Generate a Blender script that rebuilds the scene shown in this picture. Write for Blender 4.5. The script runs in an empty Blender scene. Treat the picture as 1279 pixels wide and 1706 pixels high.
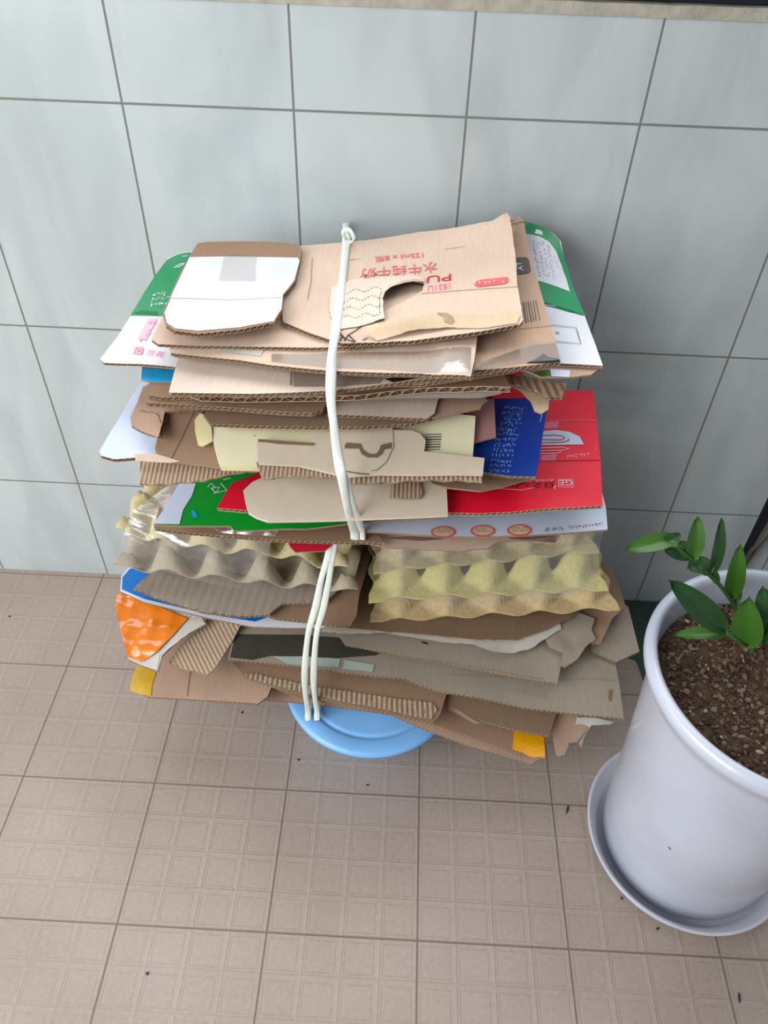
import bpy, bmesh, math, random
from mathutils import Vector, noise, Matrix
from mathutils.geometry import delaunay_2d_cdt
random.seed(7)
S = bpy.context.scene
COL = S.collection

# ---------------------------------------------------------------- camera
F_PX, IW, IH = 1319.68, 1279, 1706
CAM = Vector((0.5395, -0.97837, 1.14193))
PITCH, ROLL, YAW = 0.767648, 0.03418, 0.019704
FWD = Vector((-math.sin(YAW)*math.cos(PITCH), math.cos(YAW)*math.cos(PITCH), -math.sin(PITCH)))
RT0 = Vector((math.cos(YAW), math.sin(YAW), 0)); UP0 = RT0.cross(FWD)
RT = RT0*math.cos(ROLL)+UP0*math.sin(ROLL); UP = -RT0*math.sin(ROLL)+UP0*math.cos(ROLL)
cd = bpy.data.cameras.new('camera'); cam = bpy.data.objects.new('camera', cd); COL.objects.link(cam)
cd.sensor_fit = 'VERTICAL'; cd.sensor_height = 24.0; cd.lens = 24.0*F_PX/IH; cd.clip_start = 0.02
M = Matrix((RT, UP, -FWD)).transposed().to_4x4(); M.translation = CAM
cam.matrix_world = M; S.camera = cam

# ---------------------------------------------------------------- light
S.view_settings.view_transform = 'Standard'; S.view_settings.look = 'None'
S.view_settings.gamma = 1.0; S.view_settings.exposure = 0.0
w = bpy.data.worlds.new('world'); S.world = w; w.use_nodes = True
bg = w.node_tree.nodes['Background']; bg.inputs[0].default_value = (0.86, 0.93, 1.0, 1); bg.inputs[1].default_value = 0.3
def area(name, loc, target, sx, sy, power, col):
    l = bpy.data.lights.new(name, 'AREA'); l.shape = 'RECTANGLE'; l.size = sx; l.size_y = sy; l.energy = power; l.color = col
    o = bpy.data.objects.new(name, l); COL.objects.link(o); o.location = loc
    o.rotation_euler = (Vector(target)-Vector(loc)).to_track_quat('-Z', 'Y').to_euler(); return o
area('window_daylight', (0.35, 0.1, 1.62), (0.35, -1.0, 1.3), 2.6, 1.25, 34, (0.95, 0.98, 1.0))
area('side_window_daylight', (-1.45, -0.75, 1.35), (0.3, 0.0, 0.5), 1.0, 1.2, 10, (0.93, 0.98, 1.0))
area('glass_door_daylight', (-0.9, -1.75, 1.35), (0.4, 0.0, 0.5), 1.5, 1.7, 54, (0.97, 0.99, 1.0))

# ---------------------------------------------------------------- projection helpers
def ray(px, py): return FWD + RT*((px-IW/2)/F_PX) + UP*((IH/2-py)/F_PX)
def at_z(px, py, z):
    d = ray(px, py); return CAM + d*((z-CAM.z)/d.z)
def at_y(px, py, Y):
    d = ray(px, py); return CAM + d*((Y-CAM.y)/d.y)

# ---------------------------------------------------------------- materials
def lin(c):
    return tuple(((v/255)/12.92 if v/255 <= .04045 else ((v/255+.055)/1.055)**2.4) for v in c)+(1,)
MATS = {}
def mat(name, rgb, rough=.6, spec=.4, var=.08, scale=40, bump=0., bscale=200, coat=0, sub=None, stretch=(1,1,1), var2=.06):
    if name in MATS: return MATS[name]
    m = bpy.data.materials.new(name); m.use_nodes = True; nt = m.node_tree; b = nt.nodes['Principled BSDF']
    c = lin(rgb)
    tc = nt.nodes.new('ShaderNodeTexCoord'); mp = nt.nodes.new('ShaderNodeMapping'); mp.inputs['Scale'].default_value = stretch
    nt.links.new(tc.outputs['Object'], mp.inputs[0])
    n = nt.nodes.new('ShaderNodeTexNoise'); n.inputs['Scale'].default_value = scale; n.inputs['Detail'].default_value = 6
    n2 = nt.nodes.new('ShaderNodeTexNoise'); n2.inputs['Scale'].default_value = 9; n2.inputs['Detail'].default_value = 2
    nt.links.new(mp.outputs[0], n.inputs['Vector']); nt.links.new(tc.outputs['Object'], n2.inputs['Vector'])
    def ramp(src, v):
        r = nt.nodes.new('ShaderNodeMapRange'); r.inputs['From Min'].default_value = .3; r.inputs['From Max'].default_value = .7
        r.inputs['To Min'].default_value = 1-v; r.inputs['To Max'].default_value = 1+v; nt.links.new(src.outputs['Fac'], r.inputs[0]); return r
    r1 = ramp(n, var); r2 = ramp(n2, var2)
    mu = nt.nodes.new('ShaderNodeMath'); mu.operation = 'MULTIPLY'; nt.links.new(r1.outputs[0], mu.inputs[0]); nt.links.new(r2.outputs[0], mu.inputs[1])
    vm = nt.nodes.new('ShaderNodeVectorMath'); vm.operation = 'SCALE'; vm.inputs[0].default_value = c[:3]
    nt.links.new(mu.outputs[0], vm.inputs['Scale']); nt.links.new(vm.outputs[0], b.inputs['Base Color'])
    b.inputs['Roughness'].default_value = rough; b.inputs['Specular IOR Level'].default_value = spec
    if coat: b.inputs['Coat Weight'].default_value = coat; b.inputs['Coat Roughness'].default_value = .12
    if bump:
        n3 = nt.nodes.new('ShaderNodeTexNoise'); n3.inputs['Scale'].default_value = bscale; n3.inputs['Detail'].default_value = 3
        nt.links.new(mp.outputs[0], n3.inputs['Vector'])
        bp = nt.nodes.new('ShaderNodeBump'); bp.inputs['Strength'].default_value = bump; bp.inputs['Distance'].default_value = .002
        nt.links.new(n3.outputs['Fac'], bp.inputs['Height']); nt.links.new(bp.outputs[0], b.inputs['Normal'])
    MATS[name] = m; return m
def kraft(name, rgb, rough=.78, spec=.25): return mat(name, rgb, rough, spec, .045, 320, .12, 60, 0, None, (1,.12,1), .07)
K = {
 'kraft': kraft('kraft', (188,156,134)), 'kraft_light': kraft('kraft_light', (214,188,168)), 'kraft_pale': kraft('kraft_pale', (222,202,186)),
 'kraft_dark': kraft('kraft_dark', (142,116,95)), 'kraft_brown': kraft('kraft_brown', (152,122,98)), 'kraft_grey': kraft('kraft_grey', (158,146,130)),
 'kraft_core': kraft('kraft_core', (128,104,82), .95, .05), 'liner': kraft('liner', (150,124,100), .9, .1),
 'flute': kraft('flute', (176,152,128), .85, .15), 'flute_grey': kraft('flute_grey', (158,144,130), .85, .15),
 'white': mat('white_print', (222,222,230), .42, .4, .02, 30), 'blue_white': mat('blue_white_print', (205,214,234), .4, .4, .02, 30),
 'green': mat('green_print', (6,140,84), .24, .5, .05, 20, .08, 40, .4), 'green2': mat('bright_green_print', (0,150,42), .3, .5, .05, 20, .08, 40, .3),
 'green3': mat('deep_green_print', (8,112,66), .3, .5, .05), 'red': mat('red_print', (236,22,52), .35, .45, .04, 20),
 'red_text': mat('red_ink', (222,104,108), .7, .2, .05), 'red_dark': mat('dark_red_ink', (150,14,34), .5),
 'pink_text': mat('pink_ink', (232,120,146), .6, .2), 'pale_pink': mat('pale_pink_ink', (238,190,204), .6, .2),
 'crimson': mat('crimson_print', (205,28,56), .4), 'blue': mat('blue_print', (18,60,156), .34, .5, .04, 20, 0, 0, .2),
 'sky': mat('sky_blue_foil', (30,160,215), .15, .7, .12, 60, .5, 60, .5), 'cyan_blue': mat('bright_blue_print', (0,112,200), .35, .5, .04),
 'ink': mat('black_ink', (40,36,34), .7, .2), 'ink_grey': mat('grey_ink', (96,92,90), .7, .2), 'ink_lav': mat('lavender_ink', (150,150,170), .7, .2),
 'blue_ink': mat('pale_blue_ink', (130,160,215), .6, .2),
 'cream': mat('cream_board', (232,224,188), .55, .35, .03, 60, .05, 60, 0, None, (1,.3,1), .06), 'cream_yellow': mat('yellow_cream_board', (216,204,154), .6, .3),
 'beige': mat('beige_board', (212,196,176), .7, .25, .03, 80, .08, 60), 'stone': mat('stone_board', (210,194,172), .7, .25, .03, 80, .08, 60),
 'mauve': mat('mauve_board', (176,128,124), .6, .3, .04), 'dark_card': mat('dark_green_grey_board', (66,66,56), .5, .4, .08),
 'grey_white': mat('grey_white_board', (196,190,180), .65, .3, .06, 60, .15, 30), 'pale_green': mat('pale_green_paper', (176,190,180), .5, .3, .05),
 'torn': kraft('torn_inner_paper', (218,192,160), .9, .1), 'orange': mat('orange_tape', (224,120,16), .16, .6, .05, 30, .5, 55, .7),
 'yellow': mat('yellow_tape', (214,168,50), .25, .5, .08, 30, .3, 80, .4), 'amber': mat('amber_tape', (236,164,10), .25, .5, .08, 30, .4, 90, .5),
 'tray_cream': mat('cream_pulp', (196,182,140), .95, .1, .08, 120, .5, 180), 'tray_grey': mat('grey_pulp', (168,156,134), .95, .1, .09, 120, .5, 180),
 'tray_yellow': mat('yellow_pulp', (206,196,130), .95, .1, .08, 120, .5, 180), 'tray_tan': mat('tan_pulp', (200,176,132), .95, .1, .1, 140, .5, 180),
 'stool': mat('light_blue_plastic', (132,190,246), .35, .5, .02), 'rope': mat('white_plastic_string', (226,232,222), .35, .5, .06, 200, .2, 300, 0, None, (1,1,.1)),
 'pot': mat('white_glazed_plastic', (192,196,210), .25, .5, .02, 8, 0, 0, .35), 'saucer': mat('grey_white_saucer', (196,196,204), .35, .5, .04, 20),
 'soil': mat('dark_potting_soil', (78,62,50), .95, .1, .35, 90, .8, 160), 'pebble': mat('soil_pebble', (126,104,86), .9, .15, .25, 60), 'pebble2': mat('dark_soil_clod', (98,76,60), .95, .1, .25, 60),
 'pebble3': mat('pale_soil_grit', (176,166,152), .85, .2, .2, 60),
 'leaf': mat('green_leaf', (40,78,36), .35, .5, .1, 30), 'leaf2': mat('fresh_green_leaf', (62,104,34), .35, .5, .1, 30), 'leaf3': mat('pale_leaf_underside', (78,112,62), .5, .4, .08, 30),
 'leaf_stem': mat('green_stem', (64,104,48), .5, .4), 'metal': mat('brushed_steel', (170,168,160), .3, .8, .04), 'black': mat('black_frame', (22,26,34), .3, .5, .1),
 'teal': mat('dark_teal_plastic', (52,72,66), .3, .5, .05, 10), 'cement': mat('rough_cement', (170,164,150), .9, .2, .15, 60, .6, 120), 'speck': mat('dark_speck', (60,52,46), .9),
}
K['metal'].node_tree.nodes['Principled BSDF'].inputs['Metallic'].default_value = .9
def clear_mat(name, alpha_clear, rough, bscale, bstr, tint=(1,1,1,1), milky=.0):
    m = bpy.data.materials.new(name); m.use_nodes = True; nt = m.node_tree
    for n in list(nt.nodes): nt.nodes.remove(n)
    out = nt.nodes.new('ShaderNodeOutputMaterial'); tr = nt.nodes.new('ShaderNodeBsdfTransparent'); tr.inputs[0].default_value = tint
    pr = nt.nodes.new('ShaderNodeBsdfPrincipled'); pr.inputs['Base Color'].default_value = (.75,.77,.76,1); pr.inputs['Roughness'].default_value = rough
    gl = nt.nodes.new('ShaderNodeBsdfGlossy'); gl.inputs['Roughness'].default_value = rough
    tc = nt.nodes.new('ShaderNodeTexCoord'); n = nt.nodes.new('ShaderNodeTexNoise'); n.inputs['Scale'].default_value = bscale; n.inputs['Detail'].default_value = 4; n.inputs['Distortion'].default_value = 1.2
    nt.links.new(tc.outputs['Object'], n.inputs['Vector'])
    bp = nt.nodes.new('ShaderNodeBump'); bp.inputs['Strength'].default_value = bstr; bp.inputs['Distance'].default_value = .004
    nt.links.new(n.outputs['Fac'], bp.inputs['Height']); nt.links.new(bp.outputs[0], gl.inputs['Normal']); nt.links.new(bp.outputs[0], pr.inputs['Normal'])
    m1 = nt.nodes.new('ShaderNodeMixShader'); m1.inputs[0].default_value = milky; nt.links.new(tr.outputs[0], m1.inputs[1]); nt.links.new(pr.outputs[0], m1.inputs[2])
    m2 = nt.nodes.new('ShaderNodeMixShader'); m2.inputs[0].default_value = 1-alpha_clear; nt.links.new(m1.outputs[0], m2.inputs[1]); nt.links.new(gl.outputs[0], m2.inputs[2])
    nt.links.new(m2.outputs[0], out.inputs[0]); MATS[name] = m; return m
K['film'] = clear_mat('clear_shrink_film', .82, .24, 26, .7, (1,1,1,1), .05)
K['dull_tape'] = clear_mat('dull_clear_tape', .93, .25, 18, .25, (.97,.96,.94,1), .0)
K['tape'] = clear_mat('clear_packing_tape', .74, .2, 18, .25, (1,1,1,1), .0)

# ---------------------------------------------------------------- tagging / object helpers
def tag(o, label=None, cat=None, group=None, kind=None):
    if label: o['label'] = label
    if cat: o['category'] = cat
    if group: o['group'] = group
    if kind: o['kind'] = kind
    return o
class MB:
    """collects vertices and faces in world coordinates and links them as one mesh object"""
    def __init__(s): s.v = []; s.f = []; s.m = []; s.mats = []; s.sm = []
    def mi(s, m):
        m = K[m] if isinstance(m, str) else m
        if m not in s.mats: s.mats.append(m)
        return s.mats.index(m)
    def add(s, vs, fs, m, smooth=False):
        b = len(s.v); i = s.mi(m); s.v += [Vector(q) for q in vs]
        for f in fs: s.f.append([b+k for k in f]); s.m.append(i); s.sm.append(smooth)
    def box(s, lo, hi, m):
        x0,y0,z0 = lo; x1,y1,z1 = hi
        s.add([(x0,y0,z0),(x1,y0,z0),(x1,y1,z0),(x0,y1,z0),(x0,y0,z1),(x1,y0,z1),(x1,y1,z1),(x0,y1,z1)],
              [(3,2,1,0),(4,5,6,7),(0,1,5,4),(1,2,6,5),(2,3,7,6),(3,0,4,7)], m)
    def lathe(s, prof, c, m, n=96, smooth=True):
        vs = []; fs = []; k = len(prof)
        for i in range(n):
            a = 2*math.pi*i/n
            for r, z in prof: vs.append((c[0]+r*math.cos(a), c[1]+r*math.sin(a), z))
        for i in range(n):
            j = (i+1) % n
            for q in range(k-1): fs.append((i*k+q, j*k+q, j*k+q+1, i*k+q+1))
        s.add(vs, fs, m, smooth)
    def tube(s, pts, rad, m, n=10, flat=1.0, twist=0.0, up=Vector((0,0,1)), smooth=True):
        pts = [Vector(p) for p in pts]; vs = []; fs = []
        for i, p in enumerate(pts):
            t = (pts[min(i+1,len(pts)-1)]-pts[max(i-1,0)]).normalized()
            a = t.cross(up)
            if a.length < 1e-3: a = t.cross(Vector((0,1,0)))
            a.normalize(); b = a.cross(t)
            r = rad(i/(len(pts)-1)) if callable(rad) else rad
            for k in range(n):
                th = 2*math.pi*k/n; ca, sa = math.cos(th), math.sin(th)*flat
                ph = twist*i; q = a*(ca*math.cos(ph)-sa*math.sin(ph)) + b*(ca*math.sin(ph)+sa*math.cos(ph))
                vs.append(p+q*r)
        for i in range(len(pts)-1):
            for k in range(n): fs.append((i*n+k, i*n+(k+1)%n, (i+1)*n+(k+1)%n, (i+1)*n+k))
        fs.append(tuple(range(n))[::-1]); fs.append(tuple((len(pts)-1)*n+k for k in range(n)))
        s.add(vs, fs, m, smooth)
    def build(s, name, parent=None, origin=None):
        me = bpy.data.meshes.new(name)
        if origin is None:
            if parent: origin = Vector(parent.get('_o', (0,0,0)))
            else:
                xs = [v.x for v in s.v]; ys = [v.y for v in s.v]; zs = [v.z for v in s.v]
                origin = Vector(((min(xs)+max(xs))/2, (min(ys)+max(ys))/2, min(zs)))
        origin = Vector(origin)
        me.from_pydata([v-origin for v in s.v], [], s.f)
        for m in s.mats: me.materials.append(m)
        me.polygons.foreach_set('material_index', s.m); me.polygons.foreach_set('use_smooth', s.sm); me.update()
        o = bpy.data.objects.new(name, me); COL.objects.link(o)
        if parent: o.parent = parent; ORG[o.name] = origin; o.location = origin-ORG[parent.name]
        else: o.location = origin; ORG[o.name] = origin
        return o
ORG = {}
def child_build(mb, name, parent):
    o = mb.build(name, None); o.parent = parent; o.location = ORG[o.name]-ORG[parent.name]; return o
def empty(name, loc, label, cat, group=None):
    o = bpy.data.objects.new(name, None); COL.objects.link(o); o.location = loc; ORG[o.name] = Vector(loc); o.empty_display_size = .05
    return tag(o, label, cat, group)

# ---------------------------------------------------------------- sheets of card
STACK_K = 1.598
def ZR(z):
    """layer position in the pile to height over the floor"""
    return z if z >= .60 else .60-(.60-z)*STACK_K
def at_l(px, py, z): return at_z(px, py, ZR(z))
class Surf:
    """height of a card surface over the ground: a gently tilted plane with its own waviness, curls and flutes"""
    def __init__(s, z, sx=0, sy=0, a=.0007, f=11, seed=None, bumps=(), flute=None, back=0):
        s.raw = z; s.z0, s.sx, s.sy, s.a, s.f = ZR(z), sx, sy, a, f; s.seed = seed if seed is not None else random.random()*50
        s.b = []; s.flute = flute; s.back = back
        for (px, py, rx, ry, h) in bumps:
            p = s.hit(px, py); s.b.append((p.x, p.y, rx, ry, h))
    def z(s, x, y):
        z = s.z0 + s.sx*(x-.52) + s.sy*(y+.3) + s.a*noise.noise(Vector((x*s.f, y*s.f, s.seed)))
        for (bx, by, rx, ry, h) in s.b: z += h*math.exp(-((x-bx)/rx)**2-((y-by)/ry)**2)
        if s.flute:
            ang, pitch, amp = s.flute; z += amp*math.sin(2*math.pi*(x*math.cos(ang)+y*math.sin(ang))/pitch)
        return z
    def hit(s, px, py):
        p = at_z(px, py, s.z0)
        fl, s.flute = s.flute, None
        d = ray(px, py); t = (s.z0-CAM.z)/d.z
        lo, hi = t*.4, t*1.8
        for _ in range(40):            # bisection: first point along the ray below the surface
            mid = (lo+hi)/2; q = CAM+d*mid
            if q.z > s.z(q.x, q.y): lo = mid
            else: hi = mid
        s.flute = fl; q = CAM+d*hi
        return q
def to_xy(s, p):
    if p[0] == 'w':
        dz = max(0, (s.raw-s.z0)); return Vector((.53+(p[1]-.53)*(1+dz*.9), min(p[2]+dz*.78, -.02)))
    q = s.hit(*p); return Vector((q.x, min(q.y, -.012)))
def densify(P, step, jag=0, seed=0):
    out = []; n = len(P); L = 0
    for i in range(n):
        a, b = P[i], P[(i+1) % n]; d = b-a; l = d.length
        if l < 1e-6: continue
        nrm = Vector((-d.y, d.x))/l; k = max(1, int(l/step))
        for j in range(k):
            t = j/k; q = a+d*t
            if jag and j: q = q+nrm*jag*(noise.noise(Vector(((L+l*t)*130, seed, 0)))+.6*noise.noise(Vector(((L+l*t)*420, seed, 3))))
            out.append(q)
        L += l
    return out
def inside(P, x, y):
    c = False; n = len(P); j = n-1
    for i in range(n):
        a, b = P[i], P[j]
        if (a.y > y) != (b.y > y) and x < (b.x-a.x)*(y-a.y)/(b.y-a.y)+a.x: c = not c
        j = i
    return c
def tri(P, grid, hole=None):
    xs = [p.x for p in P]; ys = [p.y for p in P]; pts = list(P); gx, gy = grid if isinstance(grid, tuple) else (grid, grid)
    x = min(xs)+gx/2
    while x < max(xs):
        y = min(ys)+gy/2
        while y < max(ys):
            if inside(P, x, y): pts.append(Vector((x+random.uniform(-.05,.05)*gx, y+random.uniform(-.05,.05)*gy)))
            y += gy
        x += gx
    n = len(P)
    ed = [(i, (i+1) % n) for i in range(n)]
    if hole:
        b = len(pts); k = len(hole); pts += hole; ed += [(b+i, b+(i+1) % k) for i in range(k)]
    r = delaunay_2d_cdt(pts, ed, [], 1, 1e-6)
    V, Fc = r[0], [list(f) for f in r[2]]
    if hole: Fc = [f for f in Fc if not inside(hole, sum(V[i].x for i in f)/3, sum(V[i].y for i in f)/3)]
    for f in Fc:
        a, b, c = [V[i] for i in f[:3]]
        if (b-a).cross(c-a) < 0: f.reverse()
    return V, Fc
def area2(P): return sum(P[i].cross(P[(i+1) % len(P)]) for i in range(len(P)))
def slab(mb, s, P, zt, th, grid, mt, me_, mb_, smooth=True, hole=None):
    """a solid thin layer following the surface, from zt down by th"""
    V, Fc = tri(P, grid, hole)
    top = [(v.x, v.y, s.z(v.x, v.y)+zt) for v in V]; bot = [(x, y, z-th) for x, y, z in top]
    mb.add(top, Fc, mt, smooth); mb.add(bot, [f[::-1] for f in Fc], mb_, smooth)
    n = len(P); ring = [(p.x, p.y, s.z(p.x, p.y)+zt) for p in P]; rb = [(x, y, z-th) for x, y, z in ring]
    mb.add(ring+rb, [(i, i+n, (i+1) % n+n, (i+1) % n) for i in range(n)], me_)
    if hole:
        n = len(hole); ring = [(p.x, p.y, s.z(p.x, p.y)+zt) for p in hole]
        mb.add(ring+[(x, y, z-th) for x, y, z in ring], [(i, (i+1) % n, (i+1) % n+n, i+n) for i in range(n)], me_)
def offset_in(P, d):
    n = len(P); out = []
    for i in range(n):
        t = (P[(i+1) % n]-P[i-1]); t = t/(t.length or 1); out.append(P[i]+Vector((-t.y, t.x))*d)
    return out
def board(mb, s, P, zt, th, grid, mt='kraft', mbm='kraft_dark', pitch=.0066, edge='liner', hole=None):
    """corrugated board: two liners with a fluted ribbon showing all round the cut edge"""
    e = .0006
    slab(mb, s, P, zt, e, grid, mt, edge, 'kraft_core', True, hole); slab(mb, s, P, zt-th+e, e, grid, 'kraft_core', edge, mbm, True, hole)
    Q = offset_in(P, .0035); n = len(P)
    a = [(q.x, q.y, s.z(q.x, q.y)+zt-e) for q in Q]; b = [(q.x, q.y, s.z(q.x, q.y)+zt-th+e) for q in Q]
    mb.add(a+b, [(i, i+n, (i+1) % n+n, (i+1) % n) for i in range(n)], 'kraft_core')
    A = (th-2*e)/2; mid = zt-th/2; R = densify(P, pitch/7); RI = offset_in(R, .0042); vs = []; L = 0
    for i in range(len(R)):
        if i: L += (R[i]-R[i-1]).length
        h = mid+A*math.sin(2*math.pi*L/pitch)
        vs.append((R[i].x, R[i].y, s.z(R[i].x, R[i].y)+h)); vs.append((RI[i].x, RI[i].y, s.z(R[i].x, R[i].y)+h))
    k = len(R); vs2 = [(x, y, z-.0004) for x, y, z in vs]
    mb.add(vs, [(2*i, 2*i+1, 2*i+3, 2*i+2) for i in range(k-1)], 'flute'); mb.add(vs2, [(2*i+2, 2*i+3, 2*i+1, 2*i) for i in range(k-1)], 'flute')
    mb.add([q for p in zip(vs[::2], vs2[::2]) for q in p], [(2*i, 2*i+2, 2*i+3, 2*i+1) for i in range(k-1)], 'flute')
def prep(s, poly, jag=0, step=.006):
    P = [to_xy(s, p) for p in poly]
    if area2(P) < 0: P = P[::-1]
    return densify(P, step, jag, s.seed)
def decal(mb, s, poly, m, lift=.0005, jag=0, grid=.008):
    P = prep(s, poly, jag, .006)
    V, Fc = tri(P, grid); mb.add([(v.x, v.y, s.z(v.x, v.y)+lift) for v in V], Fc, m, True)
def stroke(mb, s, pts, wpx, m, lift=.0007):
    """printed or pen line through picture points, laid on the card"""
    W3 = [to_xy(s, p) for p in pts]; ww = wpx*.00068
    pts2 = []
    for i in range(len(W3)-1):
        k = max(1, int((W3[i+1]-W3[i]).length/.01)); pts2 += [W3[i].lerp(W3[i+1], j/k) for j in range(k)]
    pts2.append(W3[-1]); vs = []
    for i, p in enumerate(pts2):
        t = pts2[min(i+1, len(pts2)-1)]-pts2[max(i-1, 0)]; t = t/(t.length or 1); nn = Vector((-t.y, t.x))*ww/2
        for q in (p+nn, p-nn): vs.append((q.x, q.y, s.z(q.x, q.y)+lift))
    mb.add(vs, [(2*i+1, 2*i+3, 2*i+2, 2*i) for i in range(len(pts2)-1)], m)
def scrawl(mb, s, O, X, Y, rows, m, seed=1, cw=1.0, lift=.0007, w=1.3, fill=.85):
    """rows of tiny printed characters, too small to read: O start, X end of a row, Y last row"""
    rnd = random.Random(seed); O, X, Y = [Vector(q) for q in (O, X, Y)]; ax = X-O; ay = Y-O; rh = ay.length/max(rows, 1); n = max(2, int(ax.length/(rh*.75*cw)))
    for r in range(rows):
        for c in range(n):
            if rnd.random() > fill: continue
            b = O+ax*(c/n)+ay*(r/rows); ux = ax.normalized()*rh*.55*cw; uy = ay.normalized()*rh*.6
            for _ in range(3):
                p = b+ux*rnd.random()+uy*rnd.random()*.9
                q = p+(ux*.8 if rnd.random() < .5 else uy*.7)*rnd.choice((1, .6))
                stroke(mb, s, [tuple(p), tuple(q)], w*rh/9, m, lift)
def text(mb, s, body, O, X, Y, m, lift=.0008):
    cu = bpy.data.curves.new('lettering', 'FONT'); cu.body = body; cu.resolution_u = 3
    o = bpy.data.objects.new('lettering', cu); COL.objects.link(o); bpy.context.view_layer.update()
    dg = bpy.context.evaluated_depsgraph_get(); me = o.evaluated_get(dg).to_mesh()
    vs = [v.co.copy() for v in me.vertices]; fs = [list(p.vertices) for p in me.polygons]
    o.evaluated_get(dg).to_mesh_clear(); bpy.data.objects.remove(o); bpy.data.curves.remove(cu)
    if not vs: return
    x0 = min(v.x for v in vs); x1 = max(v.x for v in vs); y0 = min(v.y for v in vs); y1 = max(v.y for v in vs)
    Ow, Xw, Yw = to_xy(s, O), to_xy(s, X), to_xy(s, Y); out = []
    for v in vs:
        q = Ow+(Xw-Ow)*((v.x-x0)/(x1-x0))+(Yw-Ow)*((v.y-y0)/(y1-y0)); out.append((q.x, q.y, s.z(q.x, q.y)+lift))
    if (Xw-Ow).cross(Yw-Ow) < 0: fs = [f[::-1] for f in fs]
    mb.add(out, fs, m)
G = 'flattened cardboard in the tied pile'
def sheet(name, label, s, poly, th=.004, top='kraft', bottom='kraft_dark', kind='board', grid=.013, jag=0, marks=None, plies=1, gap=.0006,
          edge='liner', pitch=.0066, cat='cardboard', shift=(.002, .004), group=G, parent=None, step=.006, hole=None, fill=0):
    mb = MB(); P = prep(s, poly, jag, step)
    if hole: hole = prep(s, hole, .0008, .004)
    for k in range(plies):
        Q = P if k == 0 else [p+Vector((shift[0]*k*math.sin(s.seed+k), shift[1]*(k % 2))) for p in P]
        Q = [Vector((q.x, min(q.y, -.011))) for q in Q] if k else Q
        t = top if k == 0 else bottom
        if kind == 'board': board(mb, s, Q, -k*(th+gap), th, grid, t, bottom, pitch, edge, hole)
        else: slab(mb, s, Q, -k*(th+gap), th, grid, t, edge, bottom)
    if fill:      # the folded-in flaps of the flattened carton, tucked back from its edges
        cx = sum(p.x for p in P)/len(P); cy = sum(p.y for p in P)/len(P); k = int(fill/.0046); z0 = -(plies*(th+gap))
        for i in range(k):
            f = .80+.05*math.sin(s.seed+i*2.1); Q = [Vector((cx+(p.x-cx)*f, min(cy+.008+(p.y-cy)*f*.94, -.012))) for p in P]
            slab(mb, s, Q, z0-i*.0046, .004, .03, 'kraft', 'liner', 'kraft_dark')
    if marks: marks(mb, s)
    if parent: return child_build(mb, name, parent)
    return tag(mb.build(name), label, cat, group)

# ================================================================ the room
TW, TH, Z1 = .2, .30335, .83656      # wall tile width, height, height of the first full grout line
def node_grid_wall():
    m = bpy.data.materials.new('pale_marbled_wall_tile'); m.use_nodes = True; nt = m.node_tree; N = nt.nodes.new; L = nt.links.new; b = nt.nodes['Principled BSDF']
    tc = N('ShaderNodeTexCoord'); sp = N('ShaderNodeSeparateXYZ'); L(tc.outputs['Object'], sp.inputs[0])
    def line(src, off, per, half):
        a = N('ShaderNodeMath'); a.operation = 'SUBTRACT'; L(src, a.inputs[0]); a.inputs[1].default_value = off
        p = N('ShaderNodeMath'); p.operation = 'PINGPONG'; L(a.outputs[0], p.inputs[0]); p.inputs[1].default_value = per/2
        l = N('ShaderNodeMapRange'); L(p.outputs[0], l.inputs[0]); l.inputs['From Min'].default_value = half*.8; l.inputs['From Max'].default_value = half*1.5
        l.inputs['To Min'].default_value = 1; l.inputs['To Max'].default_value = 0; return l.outputs[0]
    mx = N('ShaderNodeMath'); mx.operation = 'MAXIMUM'; L(line(sp.outputs['X'], 0, TW, .0011), mx.inputs[0]); L(line(sp.outputs['Z'], Z1, TH, .0011), mx.inputs[1])
    n = N('ShaderNodeTexNoise'); n.inputs['Scale'].default_value = 5; n.inputs['Detail'].default_value = 5; n.inputs['Distortion'].default_value = .8
    mp = N('ShaderNodeMapping'); mp.inputs['Rotation'].default_value = (0, .6, 0); mp.inputs['Scale'].default_value = (2.2, 1, .7); L(tc.outputs['Object'], mp.inputs[0]); L(mp.outputs[0], n.inputs['Vector'])
    cr = N('ShaderNodeValToRGB'); cr.color_ramp.elements[0].position = .35; cr.color_ramp.elements[0].color = lin((176,183,184)); cr.color_ramp.elements[1].position = .62; cr.color_ramp.elements[1].color = lin((190,198,198))
    L(n.outputs['Fac'], cr.inputs[0])
    mix = N('ShaderNodeMix'); mix.data_type = 'RGBA'; L(mx.outputs[0], mix.inputs[0]); L(cr.outputs[0], mix.inputs[6]); mix.inputs[7].default_value = lin((120,122,112)); L(mix.outputs[2], b.inputs['Base Color'])
    r = N('ShaderNodeMapRange'); L(mx.outputs[0], r.inputs[0]); r.inputs['To Min'].default_value = .22; r.inputs['To Max'].default_value = .9; L(r.outputs[0], b.inputs['Roughness'])
    iv = N('ShaderNodeMath'); iv.operation = 'SUBTRACT'; iv.inputs[0].default_value = 1; L(mx.outputs[0], iv.inputs[1])
    bp = N('ShaderNodeBump'); bp.inputs['Distance'].default_value = .001; bp.inputs['Strength'].default_value = .6; L(iv.outputs[0], bp.inputs['Height']); L(bp.outputs[0], b.inputs['Normal'])
    return m
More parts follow.
